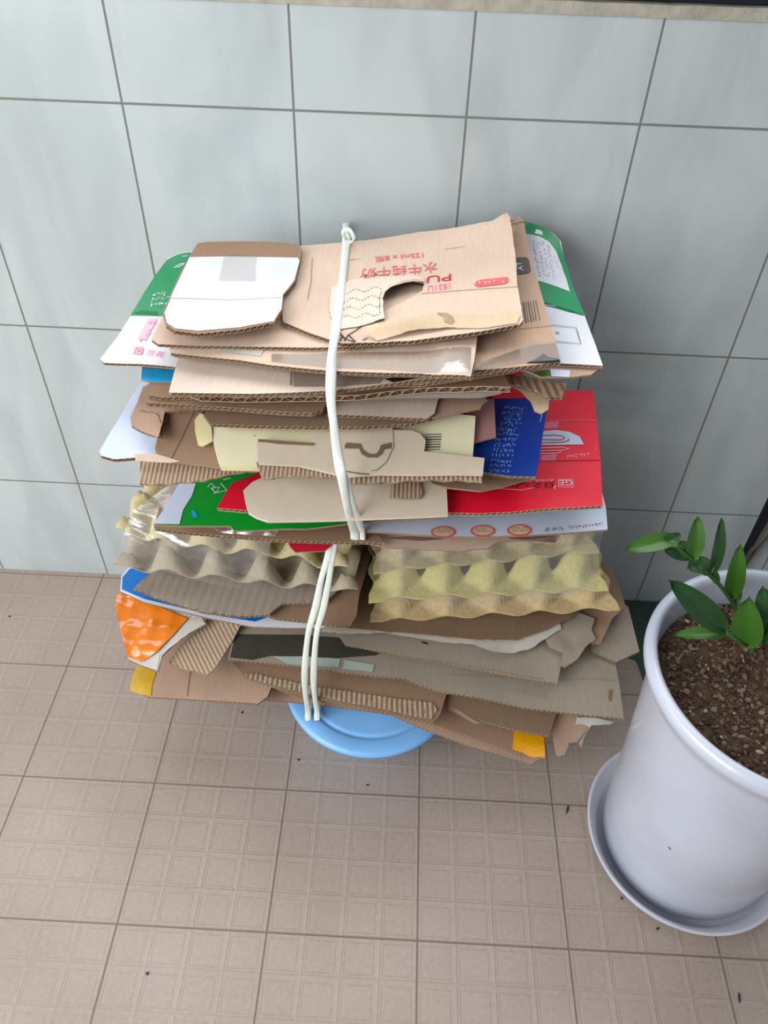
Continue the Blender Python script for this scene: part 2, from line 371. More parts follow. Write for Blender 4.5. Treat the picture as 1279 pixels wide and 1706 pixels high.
def node_floor():
    m = bpy.data.materials.new('embossed_beige_floor_tile'); m.use_nodes = True; nt = m.node_tree; N = nt.nodes.new; L = nt.links.new; b = nt.nodes['Principled BSDF']
    T = .20106; ox, oy = -.00678, -(.01+T)
    tc = N('ShaderNodeTexCoord'); sp = N('ShaderNodeSeparateXYZ'); L(tc.outputs['Object'], sp.inputs[0])
    def mth(op, a, bb=None):
        q = N('ShaderNodeMath'); q.operation = op
        for i, v in enumerate((a, bb)):
            if v is None: continue
            if isinstance(v, (int, float)): q.inputs[i].default_value = v
            else: L(v, q.inputs[i])
        return q.outputs[0]
    def dist(src, off, per): return mth('PINGPONG', mth('SUBTRACT', src, off), per/2)
    def sm(v, lo, hi):
        q = N('ShaderNodeMapRange'); q.interpolation_type = 'SMOOTHSTEP'; L(v, q.inputs[0]); q.inputs['From Min'].default_value = lo; q.inputs['From Max'].default_value = hi; q.inputs['To Min'].default_value = 1; q.inputs['To Max'].default_value = 0; return q.outputs[0]
    X, Y = sp.outputs['X'], sp.outputs['Y']
    g = mth('MAXIMUM', sm(dist(X, ox, T), .0007, .0016), sm(dist(Y, oy, T), .0007, .0016))
    dx, dy = dist(X, ox, T/4), dist(Y, oy, T/4); dm = mth('MINIMUM', dx, dy)
    cell = sm(dm, .0006, .0024)
    inner = sm(mth('ABSOLUTE', mth('SUBTRACT', dm, .0062)), .0004, .0016)
    n = N('ShaderNodeTexNoise'); n.inputs['Scale'].default_value = 4; n.inputs['Detail'].default_value = 6; L(tc.outputs['Object'], n.inputs['Vector'])
    n2 = N('ShaderNodeTexNoise'); n2.inputs['Scale'].default_value = 160; n2.inputs['Detail'].default_value = 4; L(tc.outputs['Object'], n2.inputs['Vector'])
    cr = N('ShaderNodeValToRGB'); cr.color_ramp.elements[0].position = .3; cr.color_ramp.elements[0].color = lin((160,143,132)); cr.color_ramp.elements[1].position = .7; cr.color_ramp.elements[1].color = lin((174,158,147)); L(n.outputs['Fac'], cr.inputs[0])
    mixn = N('ShaderNodeMix'); mixn.data_type = 'RGBA'; mixn.blend_type = 'OVERLAY'; mixn.inputs[0].default_value = .15; L(cr.outputs[0], mixn.inputs[6]); L(n2.outputs['Fac'], mixn.inputs[7])
    m1 = N('ShaderNodeMix'); m1.data_type = 'RGBA'; L(mth('MULTIPLY', inner, mth('MULTIPLY', n.outputs['Fac'], .3)), m1.inputs[0]); L(mixn.outputs[2], m1.inputs[6]); m1.inputs[7].default_value = lin((150,135,124))
    m2 = N('ShaderNodeMix'); m2.data_type = 'RGBA'; L(mth('MULTIPLY', g, .8), m2.inputs[0]); L(m1.outputs[2], m2.inputs[6]); m2.inputs[7].default_value = lin((112,94,82)); L(m2.outputs[2], b.inputs['Base Color'])
    b.inputs['Roughness'].default_value = .38; b.inputs['Specular IOR Level'].default_value = .45
    h = mth('ADD', mth('MULTIPLY', cell, .4), mth('SUBTRACT', mth('MULTIPLY', inner, -.25), mth('MULTIPLY', g, 1.5)))
    bp = N('ShaderNodeBump'); bp.inputs['Distance'].default_value = .0016; bp.inputs['Strength'].default_value = .5; L(h, bp.inputs['Height']); L(bp.outputs[0], b.inputs['Normal'])
    return m
mb = MB(); mb.box((-1.6, -2.2, -.05), (2.2, .0, 0), node_floor()); tag(mb.build('floor', origin=(0,0,0)), kind='structure')
mb = MB(); mb.box((-1.6, .0, -.05), (2.2, .12, .9435), node_grid_wall()); tag(mb.build('wall_back', origin=(0,0,0)), kind='structure')
mb = MB()   # rough cement bed under the window frame
P = []
for i in range(140): P.append((-1.6+3.8*i/139, .9555+.0016*noise.noise(Vector((i*.7, 0, 0)))))
vs = []
for x, z in P: vs += [(x, -.003, .9435), (x, -.003, z), (x, .12, z+.001)]
mb.add(vs, [f for i in range(139) for f in ((3*i, 3*i+3, 3*i+4, 3*i+1), (3*i+1, 3*i+4, 3*i+5, 3*i+2))], 'cement'); mb.box((-1.6, -.0029, .9435), (2.2, .119, .951), 'cement')
tag(mb.build('trim_1'), kind='structure')
mb = MB(); mb.box((-1.6, .006, .957), (2.2, .07, 1.0), 'black'); mb.box((-1.6, .0, .966), (2.2, .08, .973), 'black'); tag(mb.build('window_1'), kind='structure')

# ================================================================ the pile, from the bottom up
# --- light blue lidded basin
SC = Vector((.515, -.266)); SZ = .0965
st = empty('plastic_basin', (SC.x, SC.y, 0), 'round light blue plastic basin with a flat lid carrying the cardboard pile', 'basin')
mb = MB(); mb.lathe([(0, SZ-.001), (.098, SZ-.001), (.103, SZ-.0015), (.1055, SZ-.0045), (.108, SZ-.002), (.112, SZ-.001), (.128, SZ-.0015), (.1335, SZ-.004), (.1345, SZ-.008), (.1335, SZ-.014), (.131, SZ-.014), (.131, SZ-.006), (0, SZ-.006)], SC, 'stool', 128)
child_build(mb, 'lid', st)
mb = MB(); mb.lathe([(0, .002), (0, 0), (.062, 0), (.066, .004), (.128, SZ-.0085), (.129, SZ-.007), (.125, SZ-.007), (.064, .006), (0, .006)], SC, 'stool', 96); child_build(mb, 'bowl', st)

def tape_part(parent, s, poly, m, name='packing_tape', jag=0, th=.0006, lift=.0008, grid=.01, label=None):
    mb = MB(); P = prep(s, poly, jag); slab(mb, s, P, lift, th*.6, grid, m, m, m); o = child_build(mb, name, parent)
    if label: o['label'] = label
    return o

# --- lowest cartons
s = Surf(.2965, sy=.0, a=.0004)
o = sheet('cardboard_box', 'long brown flattened carton, lowest of all, resting on the blue basin', s,
      [(436,1165),(520,1172),(600,1182),(652,1190),(700,1212),(780,1242),(850,1262),(885,1273),(905,1262),('w',.76,-.30),('w',.72,-.12),('w',.34,-.12),('w',.33,-.28)], .0035, 'kraft', 'kraft_dark', plies=2)
s = Surf(.3085, a=.0005)
sB27 = s
o = sheet('cardboard_box', 'mid brown flattened carton folded over the basin with amber tape on the front right corner', s,
      [(448,1146),(530,1168),(645,1180),(700,1200),(760,1219),(830,1243),(862,1256),(905,1262),(910,1222),('w',.77,-.28),('w',.72,-.10),('w',.36,-.1),('w',.34,-.27)], .0035, 'kraft_brown', 'kraft_dark', fill=0.008)
tape_part(o, s, [(856,1218),(880,1221),(906,1228),(908,1262),(884,1262),(870,1254),(853,1249)], 'amber', jag=.0012, label='amber packing tape')
s = Surf(.3135, a=.0006, bumps=[(950,1240,.03,.03,-.004)])
sheet('cardboard_box', 'torn folded box end sticking out at the lower right under the grey sheet', s,
      [(922,1186),(973,1192),(985,1206),(961,1236),(948,1238),(940,1258),(926,1259),(921,1224),(905,1222),('w',.72,-.22),('w',.79,-.2)], .0035, 'kraft', 'kraft_dark', jag=.001)
s = Surf(.3195, a=.0012, bumps=[(970,1225,.03,.03,-.02)])
sheet('paper_scrap', 'frayed pale scrap of torn liner hanging at the lower right corner', s,
      [(960,1195),(990,1196),(1022,1203),(1016,1207),(985,1208),(973,1228),(968,1246),(963,1238),(975,1213),(958,1210)], .0006, 'grey_white', 'grey_white', 'slab', jag=.002, cat='paper')
s = Surf(.3205, a=.0005)
sheet('cardboard_sheet', 'brown cardboard panel with a torn pale edge over the bottom carton, lower right', s,
      [(740,1150),(749,1181),(775,1194),(820,1206),(865,1218),(914,1226),(926,1190),('w',.75,-.2),('w',.55,-.2)], .0035, 'kraft_dark', 'kraft_dark', jag=.0008,
      marks=lambda mb, s: decal(mb, s, [(752,1178),(765,1184),(790,1200),(802,1206),(790,1206),(770,1195)], 'flute'))
s = Surf(.3165, a=.0006, bumps=[(330,1175,.2,.02,-.002)])
sLow = s
o = sheet('cardboard_box', 'flattened brown box with yellow tape at its left end, lowest on the left', s,
      [(232,1106),(217,1148),(247,1161),(300,1164),(370,1168),(430,1172),(446,1160),(452,1145),('w',.5,-.34),('w',.5,-.14),('w',.25,-.14)], .0035, 'kraft', 'kraft_dark', plies=2,
      marks=lambda mb, s: stroke(mb, s, [(330,1085),(316,1125),(312,1160)], 1.4, 'kraft_core'))
tape_part(o, s, [(228,1108),(262,1112),(254,1140),(252,1160),(236,1158),(216,1150),(218,1138)], 'yellow', jag=.001, label='yellow packing tape')
s = Surf(.3265, a=.0007, flute=(0, .0062, .0011), sx=.0)
sf = Surf(.3265, a=.0007)
def m(mb, s):
    s2 = Surf(.3265, a=.0007, seed=s.seed, flute=(0.05, .0072, .0011)); s2.b = s.b
    P = prep(s2, [(408,1124),(428,1124),(520,1144),(600,1156),(660,1165),(722,1172),(728,1183),(718,1199),(690,1196),(640,1183),(560,1168),(480,1150),(410,1131)], .0012, .003)
    V, Fc = tri(P, (.0012, .006)); mb.add([(v.x, v.y, s2.z(v.x, v.y)+.0016) for v in V], Fc, 'flute', True)
sheet('cardboard_sheet', 'brown sheet with its liner peeled back to show flutes along the front, beneath the string', sf,
      [(385,1100),(408,1129),(480,1152),(560,1170),(640,1186),(690,1199),(722,1203),(733,1190),(744,1155),(742,1140),('w',.6,-.3),('w',.6,-.14),('w',.36,-.14)], .0035, 'kraft_brown', 'kraft_dark', marks=m, jag=.0008, fill=0.006)
# dark-topped grey sheet (the wide one)
s = Surf(.3485, sx=-.02, a=.0012, bumps=[(1000,1150,.04,.06,.004)])
sGrey = s
def m(mb, s):
    decal(mb, s, [(392,1057),(500,1058),(600,1066),(640,1085),(626,1092),(560,1097),(452,1093),(420,1100),(383,1096)], 'dark_card', .0006)
    decal(mb, s, [(455,1094),(500,1094),(567,1098),(564,1112),(480,1107)], 'pale_green', .0009, .0006)
    decal(mb, s, [(574,1100),(624,1108),(620,1120),(570,1115)], 'pale_green', .0009, .0006)
    stroke(mb, s, [(740,1125),(880,1130),(1026,1134)], 1.6, 'kraft_grey', .0008)
    decal(mb, s, [(1014,1150),(1020,1150),(1018,1170),(1013,1166)], 'kraft_core', .0008)
sheet('cardboard_sheet', 'wide grey-brown corrugated sheet jutting out to the right above the bottom cartons', s,
      [(390,1054),(380,1098),(430,1102),(500,1110),(560,1118),(626,1126),(675,1130),(700,1141),(735,1152),(800,1162),(870,1178),(925,1185),(985,1192),(1039,1197),(1033,1150),(1026,1112),(1018,1070),(1004,1020),('w',.82,-.17),('w',.36,-.15)],
      .0042, 'kraft_grey', 'kraft_dark', marks=m, jag=.0006, fill=0.022)
s = Surf(.354, a=.0012, sx=-.02)
sheet('cardboard_flap', 'grey cardboard corner jutting furthest right behind the wide sheet', s,
      [(985,985),(1032,1005),(1046,1010),(1065,1085),(1026,1103),(985,1085)], .0035, 'kraft_grey', 'kraft_dark')
s = Surf(.36, a=.0018, sx=.03, f=16)
sheet('cardboard_sheet', 'dull brown sheet standing proud behind the yellow egg trays on the right', s,
      [(960,960),(1012,935),(1025,960),(1042,1010),(1020,1030),(1000,1072),(950,1070)], .0035, 'kraft_brown', 'kraft_dark')
s = Surf(.362, a=.0016, sx=.0, bumps=[(940,1100,.03,.03,.004)])
sheet('cardboard_sheet', 'smooth grey-beige panel under the egg trays with a folded right end', s,
      [(560,1050),(575,1074),(610,1080),(660,1090),(740,1105),(820,1120),(880,1131),(928,1138),(934,1110),(940,1090),(935,1060),('w',.78,-.2),('w',.5,-.2)], .0035, 'kraft_grey', 'kraft_dark', 'board',
      marks=lambda mb, s: (stroke(mb, s, [(702,1070),(712,1073)], 4, 'ink'), stroke(mb, s, [(620,1086),(760,1107),(905,1132)], .8, 'kraft_dark')), fill=0.012)
s = Surf(.3655, a=.004, f=34, sx=0.02)
sheet('paper_wrap', 'crumpled grey-brown paper corner bunched below the right end of the egg trays', s,
      [(905,1058),(930,1030),(960,1018),(990,1030),(985,1050),(992,1064),(975,1078),(962,1098),(941,1112),(933,1108),(938,1088),(915,1078)], .0012, 'kraft_grey', 'kraft_dark', 'slab', .006, .002, cat='paper')
s = Surf(.371, a=.0012, bumps=[(850,1082,.03,.02,-.004)])
sTorn = s
sheet('cardboard_sheet', 'torn whitish-grey layer with a ragged front edge just below the egg trays', s,
      [(540,1036),(535,1052),(585,1056),(640,1054),(690,1062),(740,1070),(790,1074),(820,1085),(850,1088),(885,1080),(915,1060),(935,1048),('w',.76,-.2),('w',.5,-.2)], .001, 'grey_white', 'kraft_dark', 'slab', jag=.002)
s = Surf(.3745, a=.001)
sheet('cardboard_sheet', 'brown sheet with tray shade in its colour, directly beneath the yellow egg trays', s,
      [(560,1022),(555,1044),(620,1050),(720,1058),(800,1066),(860,1066),(905,1050),(950,1030),(985,1000),('w',.78,-.2),('w',.5,-.18)], .0015, 'kraft_core', 'kraft_dark', 'slab', jag=.0015)  # core brown used here to paint in the shade under the trays
# fluted flap at left
s = Surf(.352, sy=.45, a=.0006, bumps=[(300,1105,.03,.04,.004)])
s.flute = (.62, .0058, .0010)
sheet('cardboard_flap', 'ribbed single-face flap hanging at the left between orange tape and dark box', s,
      [(345,1030),(402,1040),(396,1050),(388,1066),(372,1092),(356,1115),(345,1124),(334,1123),(322,1119),(300,1112),(281,1104),(300,1075),(330,1050)], .0015, 'flute', 'kraft_dark', 'slab', .0016, jag=.0004)
s = Surf(.362, sy=.35, a=.0015, f=20, bumps=[(300,1050,.05,.05,.006)])
def m(mb, s):
    decal(mb, s, [(336,1031),(343,1040),(320,1052),(290,1075),(266,1092),(262,1118),(240,1106),(252,1098),(262,1090),(290,1062),(312,1034)], 'grey_white', .0009, .0012, .004)
o = sheet('cardboard_box', 'crushed carton corner wrapped in shiny orange tape at the lower left', s,
      [(197,988),(193,1014),(199,1040),(205,1066),(214,1098),(234,1108),(263,1118),(270,1092),(300,1064),(343,1040),(336,1028),(300,1018),('w',.3,-.3)], .0035, 'grey_white', 'kraft_dark', marks=m, step=.004)
sT = Surf(.362, sy=.35, a=.0042, f=48, seed=s.seed); sT.b = s.b
tape_part(o, sT, [(197,989),(193,1014),(199,1040),(205,1066),(214,1097),(236,1105),(262,1088),(290,1060),(313,1033),(280,1020),(240,1003)], 'orange', lift=.0042, grid=.0028, label='shiny orange packing tape')

# blue sheet and ribbed board under left trays
s = Surf(.392, sx=-.0, a=.0006)
sheet('cardboard_sheet', 'bright blue printed sheet with a white rim under the crushed egg trays', s,
      [(212,948),(202,960),(200,985),(240,1003),(293,1016),(350,1030),(421,1044),(480,1046),(540,1046),('w',.5,-.2),('w',.28,-.2)], .003, 'white', 'grey_white', marks=lambda mb, s: decal(mb, s, [(216,948),(204,962),(203,982),(240,998),(293,1011),(350,1024),(425,1036),(470,1020),(470,960),(300,930)], 'cyan_blue'), fill=0.024)
s = Surf(.400, sx=0, a=.0007)
sheet('cardboard_sheet', 'brown corrugated board with a rounded right corner behind the doubled white string', s,
      [(440,1002),(436,1022),(460,1030),(520,1036),(565,1043),(585,1040),(594,1025),(598,990),('w',.52,-.2),('w',.38,-.2)], .0045, 'kraft_brown', 'kraft_dark')
s = Surf(.408, sx=0, a=.0007); s.flute = (-.1, .0125, .0007)
sheet('cardboard_sheet', 'grey-brown ribbed board with a stepped torn front edge under the crushed egg trays', s,
      [(247,957),(222,980),(260,996),(300,1008),(340,1020),(400,1026),(448,1024),(458,1014),(472,1005),(510,1004),(541,1003),(560,985),('w',.5,-.25),('w',.3,-.22)], .0042, 'flute_grey', 'kraft_dark', 'board', .0045, .0006, plies=2)

# ---------------------------------------------------------------- egg trays
def egg(mb, x0, x1, yf, depth, zb, nx, ny, Hc, m, domes=True, crush=0, seed=0, sx=0., rim=.006, th=.0022, yaw=0., bot=None):
    pxx = (x1-x0)/nx; py_ = depth/ny; NX, NY = nx*12, ny*12; V = []
    cx, cy = (x0+x1)/2, yf
    for j in range(NY+1):
        for i in range(NX+1):
            u, v = i/12, j/12
            c = (math.cos(2*math.pi*(u-.5))+math.cos(2*math.pi*(v-.5)))/2
            if domes: h = max(0, min(1, (c+.04)/.74)); h = 1-(1-h)**2.2
            else:
                h = max(0, min(1, (-c+.05)/.9)); h = h**.8
                h = h if not (i < 3 or i > NX-3) else h*.6
            e = min(u, nx-u, v, ny-v); env = min(1, e/.16) if domes else 1
            x = x0+(x1-x0)*i/NX; y = yf+depth*j/NY
            if e < 1e-6:
                out = rim*(1+.6*math.cos(2*math.pi*(u if (v < .01 or v > ny-.01) else v)))
                if j == 0: y -= out
                if j == NY: y += out
                if i == 0: x -= out
                if i == NX: x += out
            z = zb+Hc*h*env
            if not domes and e < .02: z = zb+Hc*.35*(.5+.5*math.cos(2*math.pi*(u if (v < .02 or v > ny-.02) else v)))
            p = Vector((x, y, z))
            if crush:
                nz = noise.noise_vector(Vector((x*9, y*9, seed+z*6)))*crush+noise.noise_vector(Vector((x*38, y*38, seed+5)))*crush*.45
                p += Vector((nz.x, nz.y, nz.z*.8))
            p.z += sx*(x-cx)
            d = p-Vector((cx, cy, p.z)); p = Vector((cx+d.x*math.cos(yaw)-d.y*math.sin(yaw), cy+d.x*math.sin(yaw)+d.y*math.cos(yaw), p.z))
            V.append(p)
    F = [(j*(NX+1)+i, j*(NX+1)+i+1, (j+1)*(NX+1)+i+1, (j+1)*(NX+1)+i) for j in range(NY) for i in range(NX)]
    mb.add(V, F, m, True); mb.add([p-Vector((0, 0, th)) for p in V], [f[::-1] for f in F], bot or m, True)
    ring = [i for i in range(NX+1)]+[(j)*(NX+1)+NX for j in range(1, NY+1)]+[NY*(NX+1)+i for i in range(NX-1, -1, -1)]+[j*(NX+1) for j in range(NY-1, 0, -1)]
    R = [V[i] for i in ring]; n = len(R); mb.add(R+[p-Vector((0, 0, th)) for p in R], [(i, i+n, (i+1) % n+n, (i+1) % n) for i in range(n)], m)
GT = 'yellow-cream egg trays stacked on the right'
for i, (zb, pl, pr, mm, lab, cr, sx, hc) in enumerate([
      (.381, (628,1026), (1018,1010), 'tray_tan', 'tan-cream pulp egg tray, lowest of the three stacked on the right', .0022, .055, .050),
      (.411, (626,992), (1000,975), 'tray_yellow', 'yellowish pulp egg tray in the middle of the right stack', .0025, .055, .050),
      (.443, (632,945), (985,915), 'tray_cream', 'cream pulp egg tray topmost in the right stack, half hidden by torn cardboard', .003, .06, .050)]):
    zb = ZR(zb); a = at_z(*pl, zb+sx*-.13); b = at_z(*pr, zb+sx*.13); mb = MB(); yaw = math.atan2(b.y-a.y, b.x-a.x)
    Lx = (b.x-a.x)/math.cos(yaw); cxm = (a.x+b.x)/2; cym = (a.y+b.y)/2
    egg(mb, cxm-Lx/2, cxm+Lx/2, cym, .25, zb, 5 if i < 2 else 5, 5, hc, mm, True, cr, i*3.3, sx, yaw=yaw)
    tag(mb.build('egg_tray'), lab, 'egg tray', GT)
GT2 = 'crushed egg trays stacked on the left'
for i, (zb, pl, pr, mm, lab, cr, sx) in enumerate([
      (.424, (206,950), (590,985), 'tray_grey', 'grey crushed egg tray, lower of the pair on the left', .006, -.05),
      (.452, (204,893), (572,948), 'tray_cream', 'cream crushed egg tray, upper of the pair on the left under film', .007, -.06)]):
    zb = ZR(zb); a = at_z(*pl, zb-sx*.13); b = at_z(*pr, zb+sx*.13); mb = MB(); yaw = math.atan2(b.y-a.y, b.x-a.x)
    Lx = (b.x-a.x)/math.cos(yaw); cxm = (a.x+b.x)/2; cym = (a.y+b.y)/2
    egg(mb, cxm-Lx/2, cxm+Lx/2, cym, .22, zb, 5, 4, .052, mm, False, cr, 20+i*7, sx, yaw=yaw, rim=.004)
    tag(mb.build('egg_tray'), lab, 'egg tray', GT2)
# films drawn over the trays
def film(label, px, Zs, seed, name='plastic_film'):
    """a thin wrinkled clear film through a grid of picture points with given heights"""
    rows = len(px); cols = len(px[0]); G3 = [[at_l(*px[r][c], Zs[r][c]) for c in range(cols)] for r in range(rows)]
    n = 14; V = []; R_, C_ = (rows-1)*n+1, (cols-1)*n+1
    for i in range(R_):
        for j in range(C_):
            r, fr = min(i//n, rows-2), 0; fr = i/n-r; c = min(j//n, cols-2); fc = j/n-c
            p = G3[r][c].lerp(G3[r][c+1], fc).lerp(G3[r+1][c].lerp(G3[r+1][c+1], fc), fr)
            q = p+Vector((0, -.35, .65))*.0045*(noise.noise(Vector((p.x*30+p.z*20, p.y*12+p.z*60, seed)))+.5*noise.noise(Vector((p.x*90, p.z*140, seed))))
            V.append(q)
    mb = MB(); F = [(i*C_+j, i*C_+j+1, (i+1)*C_+j+1, (i+1)*C_+j) for i in range(R_-1) for j in range(C_-1)]
    mb.add(V, F, 'film', True); return tag(mb.build(name), label, 'plastic film')
film('wrinkled clear film stretched over the front of the yellow egg trays on the right',
     [[(640,895),(730,905),(820,905),(910,895),(1005,880)], [(632,930),(730,940),(820,930),(910,915),(1000,905)], [(630,975),(730,985),(820,985),(910,965),(995,945)], [(628,995),(730,1014),(820,1014),(910,1000),(995,985)]],
     [[.508,.510,.514,.52,.524],[.492,.492,.495,.500,.504],[.462,.462,.464,.47,.475],[.437,.437,.439,.444,.449]], 3)
film('clear shrink film pulled over the crushed egg trays on the left',
     [[(290,800),(330,830),(400,860),(470,870)], [(222,850),(290,872),(370,895),(450,908)], [(200,905),(270,915),(360,945),(440,965)], [(205,945),(270,950),(360,975),(430,985)]],
     [[.53,.53,.53,.53],[.515,.518,.518,.515],[.488,.492,.488,.482],[.458,.462,.456,.45]], 9)

# ---------------------------------------------------------------- upper bundle
U = .06
s = Surf(.513, a=.0008, sx=.0)
sheet('cardboard_sheet', 'thin pale brown sheet with a ragged torn edge resting on the egg trays', s,
      [(470,880),(560,905),(600,900),(640,912),(700,914),(760,918),(812,914),(830,903),(846,901),(870,900),(925,907),(932,893),('w',.72,-.2),('w',.42,-.2)], .002, 'kraft_light', 'kraft_dark', 'slab', jag=.0022,
      marks=lambda mb, s: (decal(mb, s, [(848,898),(924,905),(926,893),(850,889)], 'kraft_dark', .0006), decal(mb, s, [(640,897),(700,902),(740,899),(700,893)], 'kraft_dark', .0006)))
s = Surf(.5165, a=.001)
sheet('cardboard_sheet', 'crimson printed scrap peeking out under the green box above the crushed trays', s,
      [(470,880),(484,912),(492,920),(540,918),(556,905),(570,885)], .0015, 'crimson', 'kraft_dark', 'slab', jag=.001)
s = Surf(.521, a=.0009)
sheet('cardboard_sheet', 'brown corrugated base sheet of the upper bundle with a frayed right end', s,
      [(264,850),(256,880),(300,886),(380,893),(450,899),(520,902),(580,903),(640,904),(632,893),(600,880),('w',.52,-.2),('w',.25,-.2)], .0042, 'kraft_brown', 'kraft_dark', jag=.0012, fill=0.008)
s = Surf(.531, sx=.0, a=.0007)
def m(mb, s):
    for cx, cy in ((738,884), (804,882), (865,881)):
        P = [(cx+21*math.cos(t*math.pi/9), cy+3+10*math.sin(t*math.pi/9)) for t in range(18)]
        decal(mb, s, P, 'red_text', .0006, 0, .006); decal(mb, s, [(cx+.8*(x-cx), cy+3+.75*(y-cy-3)) for x, y in P], 'torn', .0009, 0, .006)
        scrawl(mb, s, (cx-13, cy-2), (cx+13, cy-2), (cx-13, cy+6), 2, 'red_dark', cx, .9, .0012)
    scrawl(mb, s, (905,880), (940,878), (906,888), 1, 'ink_grey', 5, .9)
    scrawl(mb, s, (945,877), (1008,871), (946,884), 1, 'red_dark', 6, .9)
sheet('cardboard_box', 'pale blue-white printed box with red round pictures on its front edge, under the red box', s,
      [(600,862),(596,884),(640,886),(700,891),(780,894),(860,892),(940,888),(1012,882),(1009,845),('w',.78,-.14),('w',.5,-.14)], .003, 'blue_white', 'kraft_dark', 'slab', marks=m, fill=0.006)
s = Surf(.541, sy=.08, a=.0009, bumps=[(470,875,.03,.02,.002)])
def m(mb, s):
    decal(mb, s, [(299,805),(326,806),(320,826),(305,850),(299,874),(256,873),(272,850)], 'blue_white', .0006)
    for q in ([(352,814),(366,812),(360,822),(352,814)], [(356,822),(378,818),(368,806)], [(372,800),(384,797)], [(346,812),(352,806),(358,812)]): stroke(mb, s, q, 2, 'white')
    decal(mb, s, [(318,852),(324,850),(330,862),(322,864)], 'sky', .0008)
sheet('cardboard_box', 'glossy bright green flattened box with a white left end, under the red box', s,
      [(300,803),(272,850),(256,873),(299,876),(350,876),(383,876),(390,884),(430,883),(507,881),(586,871),(660,866),(736,862),('w',.6,-.2),('w',.3,-.14)], .0025, 'green2', 'kraft', 'slab', marks=m, grid=.01, fill=0.008)
s = Surf(.565, sx=.0, sy=.1, a=.0009, bumps=[(880,845,.12,.03,.003)])
def m(mb, s):
    stroke(mb, s, [(915,703),(950,701),(994,701)], 1.6, 'pink_text'); stroke(mb, s, [(880,769),(940,768),(1000,767)], 1.6, 'red_dark')
    decal(mb, s, [(880,722),(905,719),(925,717),(948,720),(965,728),(972,741),(930,742),(880,742)], 'blue_white', .0007, 0, .006)
    for q in ([(880,727),(925,726),(938,728),(940,731),(934,734),(880,733)], [(880,739),(935,738),(947,735),(946,732)]): stroke(mb, s, q, 2, 'red_dark', .001)
    for q in ([(880,748),(938,746),(948,748),(938,751),(880,753)], [(880,757),(925,756),(934,754)]): stroke(mb, s, q, 2, 'pale_pink', .001)
    decal(mb, s, [(905,704),(931,703),(929,714),(904,715)], 'pink_text'); decal(mb, s, [(902,758),(927,757),(925,769),(901,770)], 'pink_text')
    scrawl(mb, s, (945,758), (982,755), (944,765), 1, 'pale_pink', 11, .8); scrawl(mb, s, (990,740), (991,750), (994,740), 1, 'pale_pink', 12)
    text(mb, s, 'GE', (953,801), (931,801), (953,810), 'white', .0012)
    for q in ([(930,800),(954,799),(954,812),(930,812),(930,800)],): stroke(mb, s, q, 1.4, 'pale_pink')
    stroke(mb, s, [(926,810),(922,813),(924,815)], 2, 'pale_pink')
    text(mb, s, '日之', (921,804), (884,805), (921,814), 'ink', .0011); text(mb, s, 'AVAЯ', (922,799), (892,800), (922,803), 'pale_pink', .0011)
    scrawl(mb, s, (838,806), (882,804), (838,815), 1, 'ink', 8, .7, .0011, 2.0, 1)
    stroke(mb, s, [(832,815),(870,817),(890,813)], 1.4, 'pale_pink')
sheet('cardboard_box', 'large glossy red flattened box on the right, printed with a white half-oval sign', s,
      [(900,652),(988,650),(994,704),(1000,768),(1004,842),(960,845),(912,847),(850,853),(800,855),(745,854),(600,840),(440,845),(409,850),(361,846),(386,805),(420,792),('w',.5,-.2),('w',.64,-.03)], .0042, 'red', 'kraft', marks=m, plies=2, edge='kraft', fill=0.018)
s = Surf(.578, a=.0008, sy=.22)
sheet('cardboard_sheet', 'plain beige board with slanted left corner, lying across the green box', s,
      [(420,803),(405,817),(409,838),(414,854),(428,862),(446,868),(520,867),(586,865),(660,862),(746,858),(744,815),(734,808),(716,806),('w',.62,-.32),('w',.42,-.32)], .003, 'beige', 'kraft_dark', 'slab', edge='beige', fill=0.01)
s = Surf(.5805, a=.0005, sy=.22); s.flute = (0, .0045, .0009)
sheet('cardboard_flap', 'little ribbed cardboard tab lying on the plain beige board', s, [(653,796),(700,798),(703,822),(700,830),(678,831),(650,829)], .0012, 'flute', 'kraft_dark', 'slab', .0012)
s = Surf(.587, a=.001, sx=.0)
sheet('cardboard_sheet', 'dark brown underside sheet jutting below the blue card, over the red box', s,
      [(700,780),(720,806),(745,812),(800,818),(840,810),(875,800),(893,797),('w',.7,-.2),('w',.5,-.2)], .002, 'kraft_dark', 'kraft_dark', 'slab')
s = Surf(.596, a=.0005, sy=.3); s.flute = (0, .0046, .0010)
sheet('cardboard_sheet', 'ribbed single-face strip at the left edge below the brown folded box', s,
      [(234,772),(232,807),(280,806),(339,801),(372,793),(400,787),(430,785),(460,780),(455,768),(234,762)], .0015, 'flute', 'kraft_dark', 'slab', .0012)
s = Surf(.594, a=.0007, sy=.2, bumps=[(195,755,.03,.02,-.002)])
o = sheet('cardboard_sheet', 'white coated sheet reaching out furthest left at mid height', s,
      [(233,640),(222,655),(203,690),(185,718),(165,752),(168,759),(190,765),(262,759),('w',.45,-.28),('w',.4,-.1)], .004, 'blue_white', 'kraft_dark', 'board', edge='kraft_core')
s = Surf(.597, a=.0008, sx=.01, sy=.12)
def m(mb, s):
    scrawl(mb, s, (838,676), (874,678), (812,790), 13, 'blue_ink', 21, .75, .0008, 1.2, .95)
    stroke(mb, s, [(903,690),(899,704)], 1.4, 'blue_ink')
sheet('cardboard_box', 'royal blue flattened box covered in small white print, right of the cream board', s,
      [(822,664),(874,663),(911,686),(904,725),(899,760),(893,794),(850,793),(803,786),(790,784),('w',.6,-.35),('w',.62,-.18)], .0035, 'blue', 'kraft', marks=m)
s = Surf(.6075, a=.001, sy=.2)
